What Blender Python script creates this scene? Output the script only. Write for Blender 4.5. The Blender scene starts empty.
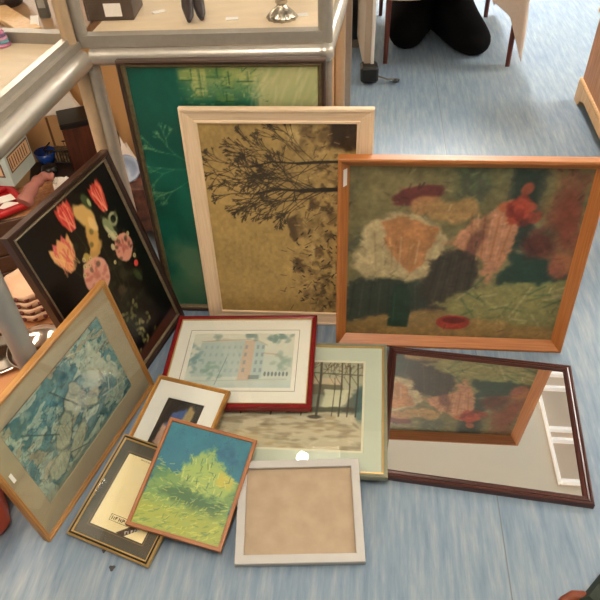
import bpy, math, random
import numpy as np
from mathutils import Vector, Matrix

# ------------------------------------------------------------------ camera
SC = bpy.context.scene
CAM_H, PITCH, ROLL, FPX = 1.5, 0.7432, -0.0446, 636.3
_fw = Vector((0, math.cos(PITCH), -math.sin(PITCH)))
_r = Vector((1, 0, 0)); _u = _r.cross(_fw)
_r2 = _r * math.cos(ROLL) + _u * math.sin(ROLL)
_u2 = -_r * math.sin(ROLL) + _u * math.cos(ROLL)
cd = bpy.data.cameras.new('camera'); cam = bpy.data.objects.new('camera', cd)
SC.collection.objects.link(cam); SC.camera = cam
cam.matrix_world = Matrix(((_r2.x, _u2.x, -_fw.x, 0), (_r2.y, _u2.y, -_fw.y, 0), (_r2.z, _u2.z, -_fw.z, CAM_H), (0, 0, 0, 1)))
cd.sensor_fit = 'HORIZONTAL'; cd.sensor_width = 36; cd.lens = FPX / 600 * 36; cd.clip_start = 0.02

# ------------------------------------------------------------------ world, lamps, exposure
W = bpy.data.worlds.new('world'); SC.world = W; W.use_nodes = True
W.node_tree.nodes['Background'].inputs[0].default_value = (1.0, 0.93, 0.84, 1)
W.node_tree.nodes['Background'].inputs[1].default_value = 0.3
SC.view_settings.view_transform = 'Standard'; SC.view_settings.look = 'None'
SC.view_settings.gamma = 1; SC.view_settings.use_curve_mapping = False
SC.view_settings.exposure = 0.25
def area(name, loc, sx, sy, power, col):
    l = bpy.data.lights.new(name, 'AREA'); l.shape = 'RECTANGLE'; l.size = sx; l.size_y = sy
    l.energy = power; l.color = col
    o = bpy.data.objects.new(name, l); SC.collection.objects.link(o); o.location = loc
    return o
WARM = (1.0, 0.915, 0.84); COOL = (1.0, 0.96, 0.93)
# ceiling fluorescents: (x, y, power, colour); the fittings are built further down
LAMPS = [(-0.1, 0.35, 15, WARM), (2.2, 0.9, 13, WARM), (-2.1, 0.9, 10, WARM), (1.4, 5.4, 100, COOL), (3.6, 3.2, 70, COOL), (-2.3, 5.6, 26, WARM)]
CEIL = 2.6; UPSHARE = 1.5
for i, (x, y, p, c) in enumerate(LAMPS):
    area('ceiling_lamp', (x, y, CEIL - 0.345), 0.26, 1.15, p, c)
    area('added_uplight', (x, y, CEIL - 0.262), 0.26, 1.15, p * UPSHARE, c).rotation_euler.x = math.pi  # upward fill added above each fitting to brighten the ceiling

# ------------------------------------------------------------------ helpers
def aty(px, py, Y):
    d = _r2 * ((px - 300) / FPX) - _u2 * ((py - 300) / FPX) + _fw
    return Vector((0, 0, CAM_H)) + d * (Y / d.y)
def at(px, py, z=0.0):
    d = _r2 * ((px - 300) / FPX) - _u2 * ((py - 300) / FPX) + _fw
    return Vector((0, 0, CAM_H)) + d * ((z - CAM_H) / d.z)
def srgb(c):
    return tuple((v / 12.92 if v <= 0.04045 else ((v + 0.055) / 1.055) ** 2.4) for v in [x / 255 for x in c])
class MB:
    def __init__(s): s.v = []; s.f = []; s.uv = []; s.sm = []
    def add(s, vs, fs, smooth=False, uvs=None):
        b = len(s.v); s.v += [tuple(v) for v in vs]
        for k, f in enumerate(fs):
            s.f.append([b + i for i in f]); s.sm.append(smooth)
            s.uv.append(uvs[k] if uvs else None)
    def mark(s): s.first = len(s.f)      # faces added after this take the second material
    def box(s, lo, hi, M=None, bev=0.0):
        (x0, y0, z0), (x1, y1, z1) = lo, hi
        if bev > 0:
            b = min(bev, (x1-x0)/2.01, (y1-y0)/2.01, (z1-z0)/2.01)
            vs = []; idx = {}
            for sx in (0, 1):
                for sy in (0, 1):
                    for sz in (0, 1):
                        X, Y, Z = (x1 if sx else x0), (y1 if sy else y0), (z1 if sz else z0)
                        dx, dy, dz = (-b if sx else b), (-b if sy else b), (-b if sz else b)
                        idx[sx, sy, sz] = len(vs)
                        vs += [(X, Y+dy, Z+dz), (X+dx, Y, Z+dz), (X+dx, Y+dy, Z)]
            g = lambda a, b_, c, k: idx[a, b_, c] + k
            fs = []
            for a in (0, 1):
                fs.append([g(a,0,0,0), g(a,1,0,0), g(a,1,1,0), g(a,0,1,0)])
                fs.append([g(0,a,0,1), g(1,a,0,1), g(1,a,1,1), g(0,a,1,1)])
                fs.append([g(0,0,a,2), g(1,0,a,2), g(1,1,a,2), g(0,1,a,2)])
                for c in (0, 1):
                    fs.append([g(a,c,0,0), g(a,c,0,1), g(a,c,1,1), g(a,c,1,0)])
                    fs.append([g(a,0,c,0), g(a,0,c,2), g(a,1,c,2), g(a,1,c,0)])
                    fs.append([g(0,a,c,1), g(0,a,c,2), g(1,a,c,2), g(1,a,c,1)])
                    for d in (0, 1): fs.append([g(a,c,d,0), g(a,c,d,1), g(a,c,d,2)])
        else:
            vs = [(x, y, z) for x in (x0, x1) for y in (y0, y1) for z in (z0, z1)]
            fs = [[0,1,3,2],[4,6,7,5],[0,4,5,1],[2,3,7,6],[0,2,6,4],[1,5,7,3]]
        if M is not None: vs = [M @ Vector(v) for v in vs]
        s.add(vs, fs)
    def prism(s, bottom, top):          # two rings of equal length
        n = len(bottom); vs = list(bottom) + list(top)
        fs = [list(range(n))[::-1], list(range(n, 2*n))] + [[i, (i+1) % n, n+(i+1) % n, n+i] for i in range(n)]
        s.add(vs, fs)
    def tube(s, pts, rad, n=14, caps=True):
        pts = [Vector(p) for p in pts]; m = len(pts)
        rads = rad if isinstance(rad, (list, tuple)) else [rad] * m
        rings = []; prev = None
        for i, p in enumerate(pts):
            t = (pts[min(i+1, m-1)] - pts[max(i-1, 0)]).normalized()
            if prev is None:
                a = t.cross(Vector((0, 0, 1)))
                if a.length < 1e-3: a = t.cross(Vector((1, 0, 0)))
            else: a = prev - t * prev.dot(t)
            a.normalize(); prev = a; b = t.cross(a)
            rings.append([p + (a * math.cos(2*math.pi*k/n) + b * math.sin(2*math.pi*k/n)) * rads[i] for k in range(n)])
        vs = [v for r in rings for v in r]
        fs = [[i*n+k, i*n+(k+1) % n, (i+1)*n+(k+1) % n, (i+1)*n+k] for i in range(m-1) for k in range(n)]
        s.add(vs, fs, True)
        if caps: s.add(rings[0], [list(range(n))]); s.add(rings[-1], [list(range(n))])
    def lathe(s, prof, c=(0, 0, 0), n=36, wob=None, M=None):   # prof: (radius, z)
        vs = []
        for j, (r, z) in enumerate(prof):
            for k in range(n):
                a = 2*math.pi*k/n; q = r * (1 + (wob(a, j) if wob else 0))
                v = Vector((q*math.cos(a), q*math.sin(a), z))
                if M is not None: v = M @ v
                vs.append(v + Vector(c))
        fs = [[j*n+k, j*n+(k+1) % n, (j+1)*n+(k+1) % n, (j+1)*n+k] for j in range(len(prof)-1) for k in range(n)]
        s.add(vs, fs, True)
    def build(s, name, mat, parent=None, **kw):
        me = bpy.data.meshes.new(name); me.from_pydata(s.v, [], s.f)
        me.polygons.foreach_set('use_smooth', s.sm)
        if any(s.uv):
            ul = me.uv_layers.new(name='uv')
            for p, uvs in zip(me.polygons, s.uv):
                if uvs:
                    for li, q in zip(p.loop_indices, uvs): ul.data[li].uv = q
        me.materials.append(mat)
        if getattr(s, 'mat2', None):
            me.materials.append(s.mat2)
            for p in me.polygons[s.first:]: p.material_index = 1
        import bmesh
        bm = bmesh.new(); bm.from_mesh(me); bmesh.ops.recalc_face_normals(bm, faces=bm.faces); bm.to_mesh(me); bm.free()
        o = bpy.data.objects.new(name, me); SC.collection.objects.link(o)
        if parent is not None: o.parent = parent
        for k, v in kw.items(): o[k] = v
        return o
def empty(name, label, cat, loc=(0, 0, 0), M=None, group=None):
    o = bpy.data.objects.new(name, None); SC.collection.objects.link(o); o.empty_display_size = .05
    if M is not None: o.matrix_world = M
    else: o.location = loc
    o['label'] = label; o['category'] = cat
    if group: o['group'] = group
    return o

# ------------------------------------------------------------------ materials
def newmat(name):
    m = bpy.data.materials.new(name); m.use_nodes = True
    nt = m.node_tree; return m, nt, nt.nodes['Principled BSDF']
def nd(nt, t, **kw):
    n = nt.nodes.new(t)
    for k, v in kw.items(): setattr(n, k, v)
    return n
def plain(name, col, rough=.5, metal=0.0, noise=.0, scale=30, spec=.5, bump=0.0, coord='Object', stretch=(1, 1, 1), col2=None, detail=4):
    m, nt, p = newmat(name); c = srgb(col)
    p.inputs['Roughness'].default_value = rough; p.inputs['Metallic'].default_value = metal
    p.inputs['Specular IOR Level'].default_value = spec
    p.inputs['Base Color'].default_value = (*c, 1)
    tc = nd(nt, 'ShaderNodeTexCoord'); mp = nd(nt, 'ShaderNodeMapping'); mp.inputs['Scale'].default_value = stretch
    nz = nd(nt, 'ShaderNodeTexNoise'); nz.inputs['Scale'].default_value = scale; nz.inputs['Detail'].default_value = detail
    nt.links.new(tc.outputs[coord], mp.inputs[0]); nt.links.new(mp.outputs[0], nz.inputs[0])
    if noise or col2:
        cr = nd(nt, 'ShaderNodeValToRGB'); c2 = srgb(col2) if col2 else tuple(min(1, x * (1 - noise)) for x in c)
        cr.color_ramp.elements[0].position = .32; cr.color_ramp.elements[1].position = .68
        cr.color_ramp.elements[0].color = (*c2, 1); cr.color_ramp.elements[1].color = (*c, 1)
        nt.links.new(nz.outputs[0], cr.inputs[0]); nt.links.new(cr.outputs[0], p.inputs['Base Color'])
    if bump:
        b = nd(nt, 'ShaderNodeBump'); b.inputs['Strength'].default_value = bump; b.inputs['Distance'].default_value = .002
        nt.links.new(nz.outputs[0], b.inputs['Height']); nt.links.new(b.outputs[0], p.inputs['Normal'])
    return m
def wood(name, a, b, rough=.45, sc=1.0, coord='UV'):      # grain runs along u
    return plain(name, a, rough, noise=.3, scale=9 * sc, coord=coord, stretch=(.9, 26, 26) if coord == 'UV' else (8, 8, .8), col2=b, bump=.12, detail=6)
def art_mat(name, rough=.5, bump=.0):
    m, nt, p = newmat(name); a = nd(nt, 'ShaderNodeVertexColor'); a.layer_name = 'paint'
    nt.links.new(a.outputs[0], p.inputs['Base Color']); p.inputs['Roughness'].default_value = rough
    if bump:
        tc = nd(nt, 'ShaderNodeTexCoord'); nz = nd(nt, 'ShaderNodeTexNoise'); nz.inputs['Scale'].default_value = 260
        b = nd(nt, 'ShaderNodeBump'); b.inputs['Strength'].default_value = bump; b.inputs['Distance'].default_value = .001
        nt.links.new(tc.outputs['Object'], nz.inputs[0]); nt.links.new(nz.outputs[0], b.inputs['Height']); nt.links.new(b.outputs[0], p.inputs['Normal'])
    return m
def glass_mat(name='clear_glass', tint=(1, 1, 1), mult=1.0, rough=0.0):
    m, nt, p = newmat(name); nt.nodes.remove(p); out = nt.nodes['Material Output']
    t = nd(nt, 'ShaderNodeBsdfTransparent'); t.inputs[0].default_value = (*tint, 1)
    g = nd(nt, 'ShaderNodeBsdfGlossy'); g.inputs['Roughness'].default_value = rough
    lw = nd(nt, 'ShaderNodeLayerWeight'); lw.inputs[0].default_value = .5
    pw = nd(nt, 'ShaderNodeMath', operation='POWER'); pw.inputs[1].default_value = 5
    f = nd(nt, 'ShaderNodeMath', operation='MULTIPLY_ADD'); f.inputs[1].default_value = .96; f.inputs[2].default_value = .04
    mu = nd(nt, 'ShaderNodeMath', operation='MULTIPLY'); mu.inputs[1].default_value = mult; mu.use_clamp = True
    nt.links.new(lw.outputs['Facing'], pw.inputs[0]); nt.links.new(pw.outputs[0], f.inputs[0])
    mx = nd(nt, 'ShaderNodeMixShader')
    nt.links.new(f.outputs[0], mu.inputs[0]); nt.links.new(mu.outputs[0], mx.inputs[0]); nt.links.new(t.outputs[0], mx.inputs[1]); nt.links.new(g.outputs[0], mx.inputs[2])
    nt.links.new(mx.outputs[0], out.inputs[0]); return m
def emit_mat(name, col, s):
    m, nt, p = newmat(name); p.inputs['Base Color'].default_value = (*srgb(col), 1)
    p.inputs['Emission Color'].default_value = (*srgb(col), 1); p.inputs['Emission Strength'].default_value = s; return m

GLASS = glass_mat(); PICGLASS = glass_mat('picture_glass', (.97, .985, .98), 1.0)
ALU = plain('brushed_aluminium', (184, 178, 168), .34, .7, noise=.06, scale=60)
ALU_D = plain('aluminium_channel', (158, 150, 138), .45, .45, noise=.08, scale=60)
POST_TAN = plain('tan_anodised_post', (186, 160, 128), .4, .35, noise=.08, scale=40)
DECK = plain('cream_shelf_laminate', (222, 200, 166), .5, noise=.12, scale=9, stretch=(1, 3, 1))
PINE = wood('pine_side', (196, 140, 92), (160, 104, 60), .5, coord='Object')
PINE_L = wood('pale_pine', (222, 182, 130), (200, 156, 104), .5, coord='Object')
BROWNWOOD = wood('brown_shelf_wood', (170, 120, 80), (128, 84, 52), .5, coord='Object')
BLACK = plain('black_plastic', (14, 13, 13), .4)
WHITE = plain('white_card', (238, 234, 226), .6, noise=.03)

# ------------------------------------------------------------------ setting
SK = math.radians(7.1)                 # the room runs 7 degrees off the camera's axis
def floor_mat():
    m, nt, p = newmat('blue_vinyl_floor'); p.inputs['Roughness'].default_value = .42; p.inputs['Specular IOR Level'].default_value = .4
    tc = nd(nt, 'ShaderNodeTexCoord'); rot = nd(nt, 'ShaderNodeMapping'); rot.inputs['Rotation'].default_value = (0, 0, SK)
    nt.links.new(tc.outputs['Object'], rot.inputs[0])
    def noise(scale, stretch, detail=4):
        mp = nd(nt, 'ShaderNodeMapping'); mp.inputs['Scale'].default_value = stretch
        n = nd(nt, 'ShaderNodeTexNoise'); n.inputs['Scale'].default_value = scale; n.inputs['Detail'].default_value = detail; n.inputs['Roughness'].default_value = .65
        nt.links.new(rot.outputs[0], mp.inputs[0]); nt.links.new(mp.outputs[0], n.inputs[0]); return n
    a = noise(55, (1, .10, 1), 8); b = noise(190, (1, .12, 1), 4); c = noise(1.6, (1, 1, 1), 4)
    r1 = nd(nt, 'ShaderNodeValToRGB'); e = r1.color_ramp.elements
    e[0].position = .3; e[0].color = (*srgb((108, 128, 146)), 1); e[1].position = .74; e[1].color = (*srgb((158, 166, 170)), 1)
    k = e.new(.5); k.color = (*srgb((130, 146, 160)), 1)
    nt.links.new(a.outputs[0], r1.inputs[0])
    r2 = nd(nt, 'ShaderNodeValToRGB'); r2.color_ramp.elements[0].position = .3; r2.color_ramp.elements[0].color = (.86, .88, .90, 1); r2.color_ramp.elements[1].position = .7; r2.color_ramp.elements[1].color = (1, 1, 1, 1)
    nt.links.new(b.outputs[0], r2.inputs[0])
    mx = nd(nt, 'ShaderNodeMixRGB', blend_type='MULTIPLY'); mx.inputs[0].default_value = 1
    nt.links.new(r1.outputs[0], mx.inputs[1]); nt.links.new(r2.outputs[0], mx.inputs[2])
    r3 = nd(nt, 'ShaderNodeValToRGB'); r3.color_ramp.elements[0].position = .35; r3.color_ramp.elements[0].color = (.88, .93, 1, 1); r3.color_ramp.elements[1].position = .65; r3.color_ramp.elements[1].color = (1, 1, .98, 1)
    nt.links.new(c.outputs[0], r3.inputs[0])
    mx2 = nd(nt, 'ShaderNodeMixRGB', blend_type='MULTIPLY'); mx2.inputs[0].default_value = 1
    nt.links.new(mx.outputs[0], mx2.inputs[1]); nt.links.new(r3.outputs[0], mx2.inputs[2])
    # welded sheet seams every 2 m
    sx = nd(nt, 'ShaderNodeSeparateXYZ'); nt.links.new(rot.outputs[0], sx.inputs[0])
    m1 = nd(nt, 'ShaderNodeMath', operation='ADD'); m1.inputs[1].default_value = 20 - .3765 + 1.0
    m2 = nd(nt, 'ShaderNodeMath', operation='MODULO'); m2.inputs[1].default_value = 2.0
    m3 = nd(nt, 'ShaderNodeMath', operation='SUBTRACT'); m3.inputs[1].default_value = 1.0
    m4 = nd(nt, 'ShaderNodeMath', operation='ABSOLUTE'); m5 = nd(nt, 'ShaderNodeMath', operation='LESS_THAN'); m5.inputs[1].default_value = .0016
    for q, w in ((sx, m1), (m1, m2), (m2, m3), (m3, m4), (m4, m5)): nt.links.new(q.outputs[0], w.inputs[0])
    mx3 = nd(nt, 'ShaderNodeMixRGB', blend_type='MIX'); mx3.inputs[2].default_value = (*srgb((104, 112, 118)), 1)
    nt.links.new(m5.outputs[0], mx3.inputs[0]); nt.links.new(mx2.outputs[0], mx3.inputs[1])
    nt.links.new(mx3.outputs[0], p.inputs['Base Color'])
    b_ = nd(nt, 'ShaderNodeBump'); b_.inputs['Strength'].default_value = .1; b_.inputs['Distance'].default_value = .001
    nt.links.new(b.outputs[0], b_.inputs['Height']); nt.links.new(b_.outputs[0], p.inputs['Normal'])
    return m
X0, X1, Y0, Y1 = -3.0, 5.5, -2.5, 7.5
def struct(name, lo, hi, mat):
    m = MB(); m.box(lo, hi); o = m.build(name, mat); o['kind'] = 'structure'; return o
struct('floor', (X0, Y0, -.1), (X1, Y1, 0), floor_mat())
WALLM = plain('cream_painted_wall', (226, 214, 194), .8, noise=.04, scale=3)
struct('ceiling', (X0, Y0, CEIL), (X1, Y1, CEIL + .1), plain('pale_ceiling', (234, 226, 208), .8, noise=.03, scale=2))
struct('wall_left', (X0 - .1, Y0, 0), (X0, Y1, CEIL), WALLM); struct('wall_right', (X1, Y0, 0), (X1 + .1, Y1, CEIL), WALLM)
struct('wall_back', (X0, Y1, 0), (X1, Y1 + .1, CEIL), WALLM); struct('wall_front', (X0, Y0 - .1, 0), (X1, Y0, CEIL), WALLM)
LWHERE = ['nearest above the framed pictures', 'right of the framed pictures', 'above the left display cabinet', 'above the clothed table', 'above the pine chest', 'behind the rear display cabinet']
DIFF = emit_mat('lamp_diffuser', (255, 240, 220), 3.0)
for (x, y, p, c), w in zip(LAMPS, LWHERE):
    e = empty('ceiling_light', 'white fluorescent ceiling light ' + w, 'ceiling light', (x, y, CEIL), group='fluorescent ceiling lights')
    m = MB(); m.box((-.15, -.62, -.32), (.15, .62, -.27), bev=.008); m.build('housing', WHITE, e)
    m = MB(); m.box((-.14, -.58, -.335), (.14, .58, -.32), bev=.004); m.build('diffuser', DIFF, e)
    for y_ in (-.5, .5): m = MB(); m.tube([(0, y_, -.27), (0, y_, 0)], .006, 8); m.build('suspension_rod', WHITE, e)
# ladder-like white fitting seen in the mirror
e = empty('ceiling_grille', 'white ladder-shaped grille fitting reflected in the mirror', 'ceiling grille', (1.985, 3.1, CEIL)); e.rotation_euler.z = -SK
m = MB(); m.box((-.13, -.75, -.02), (.13, .75, 0)); m.build('back_plate', plain('grille_grey', (214, 196, 176), .7), e)
m = MB()
for x in (-.13, .118): m.box((x, -.75, -.07), (x + .012, .75, -.02))
for y in (-.75, -.4, -.3, .1, .25, .6, .73): m.box((-.11, y, -.065), (.11, y + .022, -.02))
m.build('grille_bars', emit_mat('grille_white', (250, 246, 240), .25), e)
# bulb whose glint shows in a picture glass
e = empty('spot_bulb', 'small round ceiling bulb glinting in the winter picture', 'bulb', (-.223, 2.667, CEIL))
m = MB(); m.lathe([(.0, 0), (.05, 0), (.045, -.03), (.03, -.04)], n=24); m.build('socket', WHITE, e)
m = MB(); m.lathe([(.03, -.04), (.042, -.06), (.045, -.08), (.035, -.1), (.018, -.113), (0, -.116)], n=24); m.build('glass_bulb', emit_mat('bulb_glow', (255, 245, 228), 40), e)

# ------------------------------------------------------------------ painting tools (colour held by the picture surface)
rng = np.random.RandomState(7)
class Art:
    def __init__(s, w, h, col, res=220):
        s.w, s.h = w, h; k = res / max(w, h); s.nx, s.ny = max(8, int(w * k)), max(8, int(h * k))
        s.X, s.Y = np.meshgrid((np.arange(s.nx) + .5) / s.nx, (np.arange(s.ny) + .5) / s.ny)
        s.a = w / h; s.C = np.ones((s.ny, s.nx, 3)) * np.array(col, float)
    def fbm(s, sx, sy, octs=4, seed=0):
        r = np.random.RandomState(seed); out = np.zeros((s.ny, s.nx)); amp = 1; tot = 0
        for o in range(octs):
            gx, gy = max(2, int(sx * 2**o)) + 2, max(2, int(sy * 2**o)) + 2
            g = r.rand(gy, gx); fx = s.X * (gx - 1.001); fy = s.Y * (gy - 1.001)
            ix, iy = fx.astype(int), fy.astype(int); tx, ty = fx - ix, fy - iy
            tx = tx*tx*(3-2*tx); ty = ty*ty*(3-2*ty)
            out += amp * ((g[iy, ix]*(1-tx)+g[iy, ix+1]*tx)*(1-ty) + (g[iy+1, ix]*(1-tx)+g[iy+1, ix+1]*tx)*ty); tot += amp; amp *= .6
        return out / tot
    def mix(s, m, col): m = np.clip(m, 0, 1)[..., None]; s.C = s.C * (1 - m) + np.array(col, float) * m
    def ell(s, cx, cy, rx, ry, col, soft=.15, rot=0, al=1.0, jag=0, seed=1):
        dx, dy = (s.X - cx) * s.a, (s.Y - cy); c, q = math.cos(rot), math.sin(rot)
        u, v = (dx*c + dy*q) / (rx * s.a), (-dx*q + dy*c) / ry
        d = np.sqrt(u*u + v*v)
        if jag: d = d + jag * (s.fbm(14, 14, 3, seed) - .5) * 2
        s.mix(al * np.clip((1 - d) / max(soft, 1e-3) + .5, 0, 1), col)
    def poly(s, pts, col, soft=.006, al=1.0, jag=0, seed=1):
        inside = np.zeros_like(s.X, bool); dist = np.full_like(s.X, 9.); n = len(pts)
        jx = jag * (s.fbm(16, 16, 3, seed) - .5) if jag else 0; jy = jag * (s.fbm(16, 16, 3, seed + 50) - .5) if jag else 0
        X, Y = s.X + jx, s.Y + jy
        for i in range(n):
            x0, y0 = pts[i]; x1, y1 = pts[(i+1) % n]
            cnd = ((y0 > Y) != (y1 > Y)); xi = (x1 - x0) * (Y - y0) / ((y1 - y0) or 1e-9) + x0
            inside ^= cnd & (X < xi)
            L = (x1-x0)**2 + (y1-y0)**2 or 1e-9; t = np.clip(((X-x0)*(x1-x0)+(Y-y0)*(y1-y0))/L, 0, 1)
            dist = np.minimum(dist, np.hypot(X-x0-t*(x1-x0), Y-y0-t*(y1-y0)))
        sd = np.where(inside, dist, -dist); s.mix(al * np.clip(sd / soft + .5, 0, 1), col)
    def line(s, pts, wd, col, al=1.0, soft=None):
        soft = soft or .7 / s.ny
        for (x0, y0), (x1, y1) in zip(pts[:-1], pts[1:]):
            ax, ay, bx, by = x0*s.a, y0, x1*s.a, y1; X, Y = s.X*s.a, s.Y
            pad = wd + soft * 2
            L = (bx-ax)**2 + (by-ay)**2 or 1e-9; t = np.clip(((X-ax)*(bx-ax)+(Y-ay)*(by-ay))/L, 0, 1)
            d = np.hypot(X-ax-t*(bx-ax), Y-ay-t*(by-ay)); s.mix(al * np.clip((wd/2 - d) / soft + .5, 0, 1), col)
    def tree(s, x, y, ang, L, wd, col, depth=6, al=.9, seed=3, spread=.5):
        r = random.Random(seed)
        def go(x, y, a, L, w, d):
            x1, y1 = x + math.cos(a)*L/s.a, y + math.sin(a)*L
            s.line([(x, y), (x1, y1)], w, col, al)
            if d <= 0: return
            for k in range(2 if d > 1 else 3): go(x1, y1, a + r.uniform(-spread, spread) + (spread*.5 if k else -spread*.5), L * r.uniform(.6, .85), max(w * .62, .8/s.ny), d - 1)
        go(x, y, ang, L, wd, depth)
    def vary(s, amt, sx=8, sy=8, octs=4, seed=5, tint=(1, 1, 1)):
        f = (s.fbm(sx, sy, octs, seed) - .5) * 2 * amt; s.C = s.C * (1 + f[..., None] * np.array(tint))
    def build(s, name, x0, y0, z, mat, parent, **kw):
        nx, ny = s.nx, s.ny
        gx = x0 + np.linspace(0, s.w, nx); gy = y0 + np.linspace(0, s.h, ny); GX, GY = np.meshgrid(gx, gy)
        co = np.stack([GX.ravel(), GY.ravel(), np.full(nx*ny, z)], 1)
        i = np.arange(ny-1)[:, None]*nx + np.arange(nx-1)[None]; q = np.stack([i, i+1, i+nx+1, i+nx], -1).reshape(-1, 4)
        me = bpy.data.meshes.new(name); me.vertices.add(nx*ny); me.vertices.foreach_set('co', co.ravel())
        me.loops.add(q.size); me.loops.foreach_set('vertex_index', q.ravel().astype(np.int32))
        me.polygons.add(len(q)); me.polygons.foreach_set('loop_start', np.arange(0, q.size, 4, dtype=np.int32))
        me.update(calc_edges=True)
        c = np.clip(s.C, 0, 255) / 255; lin = np.where(c <= .04045, c/12.92, ((c+.055)/1.055)**2.4)
        at_ = me.color_attributes.new('paint', 'FLOAT_COLOR', 'POINT')
        at_.data.foreach_set('color', np.concatenate([lin, np.ones((ny, nx, 1))], 2).astype(np.float32).ravel())
        me.materials.append(mat)
        o = bpy.data.objects.new(name, me); SC.collection.objects.link(o); o.parent = parent
        for k, v in kw.items(): o[k] = v
        return o

# ------------------------------------------------------------------ picture frames
T_ = math.pi / 2
FR = {'green': (-.449, 1.607, 0, -.0913, T_-.02, 0, .5400, .8630), 'cream': (-.306, 1.5429, 0, -.1051, T_-.0592, 0, .519, .7480),
      'orange': (.1087, 1.4095, 0, -.1115, T_-.118, 0, .7054, .6390), 'flower': (-.5524, 1.1718, 0, 1.2024, T_-.224, 0, .4387, .6290),
      'gold': (-.6487, .7786, 0, 1.2013, T_-.1559, 0, .5343, .4125), 'mirror': (.1783, .9190, .02, -.2102, 0, 0, .55, .4715),
      'winter': (-.3687, .9681, .02, -.1275, 0, .038, .58, .4757), 'red': (-.438, 1.1592, .046, -.0974, .0155, .041, .4584, .3697),
      'grey': (-.1843, .693, .02, -.024, .1752, -.0028, .3126, .2602), 'blue': (-.4529, .7899, .055, -.2836, .1997, -.1138, .2468, .2955),
      'black': (-.6096, .7944, .019, -.4187, .1898, .0011, .2361, .2835), 'small': (-.5282, .9443, .035, -.3391, .1698, .0065, .2254, .32)}
def place(k):
    x, y, z, yaw, p, r, w, h = FR[k]
    ex = Vector((math.cos(yaw)*math.cos(r), math.sin(yaw)*math.cos(r), math.sin(r)))
    n0 = Vector((-math.sin(yaw), math.cos(yaw), 0)); ey = n0*math.cos(p) + Vector((0, 0, math.sin(p)))
    ey -= ex * ex.dot(ey); ey.normalize(); ez = ex.cross(ey)
    return Matrix(((ex.x, ey.x, ez.x, x), (ex.y, ey.y, ez.y, y), (ex.z, ey.z, ez.z, z), (0, 0, 0, 1))), w, h
def ring(name, w, h, prof, mat, parent, closed=True, **kw):
    m = MB(); P = list(prof) + ([prof[0]] if closed else []); v = 0
    for (d0, h0), (d1, h1) in zip(P[:-1], P[1:]):
        c0 = [(d0, d0, h0), (w-d0, d0, h0), (w-d0, h-d0, h0), (d0, h-d0, h0)]
        c1 = [(d1, d1, h1), (w-d1, d1, h1), (w-d1, h-d1, h1), (d1, h-d1, h1)]
        wd = math.hypot(d1-d0, h1-h0)
        for i in range(4):
            j = (i+1) % 4; L = w if i % 2 == 0 else h; o = i * 3.7
            m.add([c0[i], c0[j], c1[j], c1[i]], [[0, 1, 2, 3]], False, [[(o+d0, v), (o+L-d0, v), (o+L-d1, v+wd), (o+d1, v+wd)]])
        v += wd
    return m.build(name, mat, parent, **kw)
def sheet(name, w, h, inset, z, mat, parent, t=.0015, **kw):
    m = MB(); m.box((inset, inset, z-t), (w-inset, h-inset, z)); return m.build(name, mat, parent, **kw)
def mat_board(w, h, outer, hole, z, mat, parent, t=.002, name='mat_board'):      # hole: x0,y0,x1,y1
    m = MB(); a, b, c, d = hole; o = outer
    O = [(o, o), (w-o, o), (w-o, h-o), (o, h-o)]; I = [(a, b), (c, b), (c, d), (a, d)]; J = [(a+t, b+t), (c-t, b+t), (c-t, d-t), (a+t, d-t)]
    for i in range(4):
        j = (i+1) % 4
        m.add([(*O[i], z), (*O[j], z), (*I[j], z), (*I[i], z)], [[0, 1, 2, 3]])
        m.add([(*I[i], z), (*I[j], z), (*J[j], z-t), (*J[i], z-t)], [[0, 1, 2, 3]])
    return m.build(name, mat, parent)
def rect_line(name, a, b, c, d, z, wd, mat, parent):     # thin ruled line on a mat board
    m = MB()
    for q in ((a, b, c, b+wd), (a, d-wd, c, d), (a, b+wd, a+wd, d-wd), (c-wd, b+wd, c, d-wd)): m.box((q[0], q[1], z), (q[2], q[3], z+.0003))
    return m.build(name, mat, parent)
GOLD = plain('aged_gold', (190, 140, 72), .38, .55, noise=.25, scale=40)
GOLDLINE = plain('gold_fillet', (200, 165, 100), .4, .4, noise=.1)
def frame_thing(key, label, name='framed_picture', cat='framed picture', group=None):
    M, w, h = place(key); e = empty(name, label, cat, M=M, group=group); return e, w, h

# --- green picture at the back
e, w, h = frame_thing('green', 'tall green picture in dark brown frame leaning on rear display cabinet')
DKBR = wood('dark_brown_stained_wood', (72, 48, 34), (44, 28, 20), .35)
ring('frame', w, h, [(0, -.028), (0, -.004), (.003, 0), (.009, -.002), (.011, -.006), (.011, -.028)], DKBR, e)
ring('inner_moulding', w, h, [(.011, -.02), (.011, -.005), (.014, -.004), (.017, -.008), (.021, -.012), (.021, -.02)], plain('olive_gilt_moulding', (112, 96, 64), .4, .3, noise=.3, scale=80), e, label='olive gilt inner moulding')
a = Art(w-.04, h-.04, (6, 84, 68), 230)
a.vary(.28, 5, 7, 5, 11, (1, 1, 1)); a.mix(np.clip(1-a.Y*3.2, 0, 1) * .55 * a.fbm(3, 4, 3, 4) * 1.6, (96, 122, 84))
a.ell(.17, .22, .12, .10, (122, 138, 100), .9, .4, .6, .5, 2); a.ell(.14, .10, .2, .06, (96, 118, 84), .9, 0, .5, .4, 8); a.ell(.28, .40, .10, .12, (56, 116, 90), .9, .2, .45, .4, 4); a.ell(.1, .75, .12, .16, (0, 66, 56), .9, 0, .5, .4, 5)
a.mix(np.clip((a.Y - .86) * 9, 0, 1) * np.clip((a.X - .25) * 9, 0, 1) * .9, (166, 166, 96))
a.poly([(.62, .80), (1, .76), (1, 1), (.7, 1)], (182, 178, 124), .05, .85, .08, 6)
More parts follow.
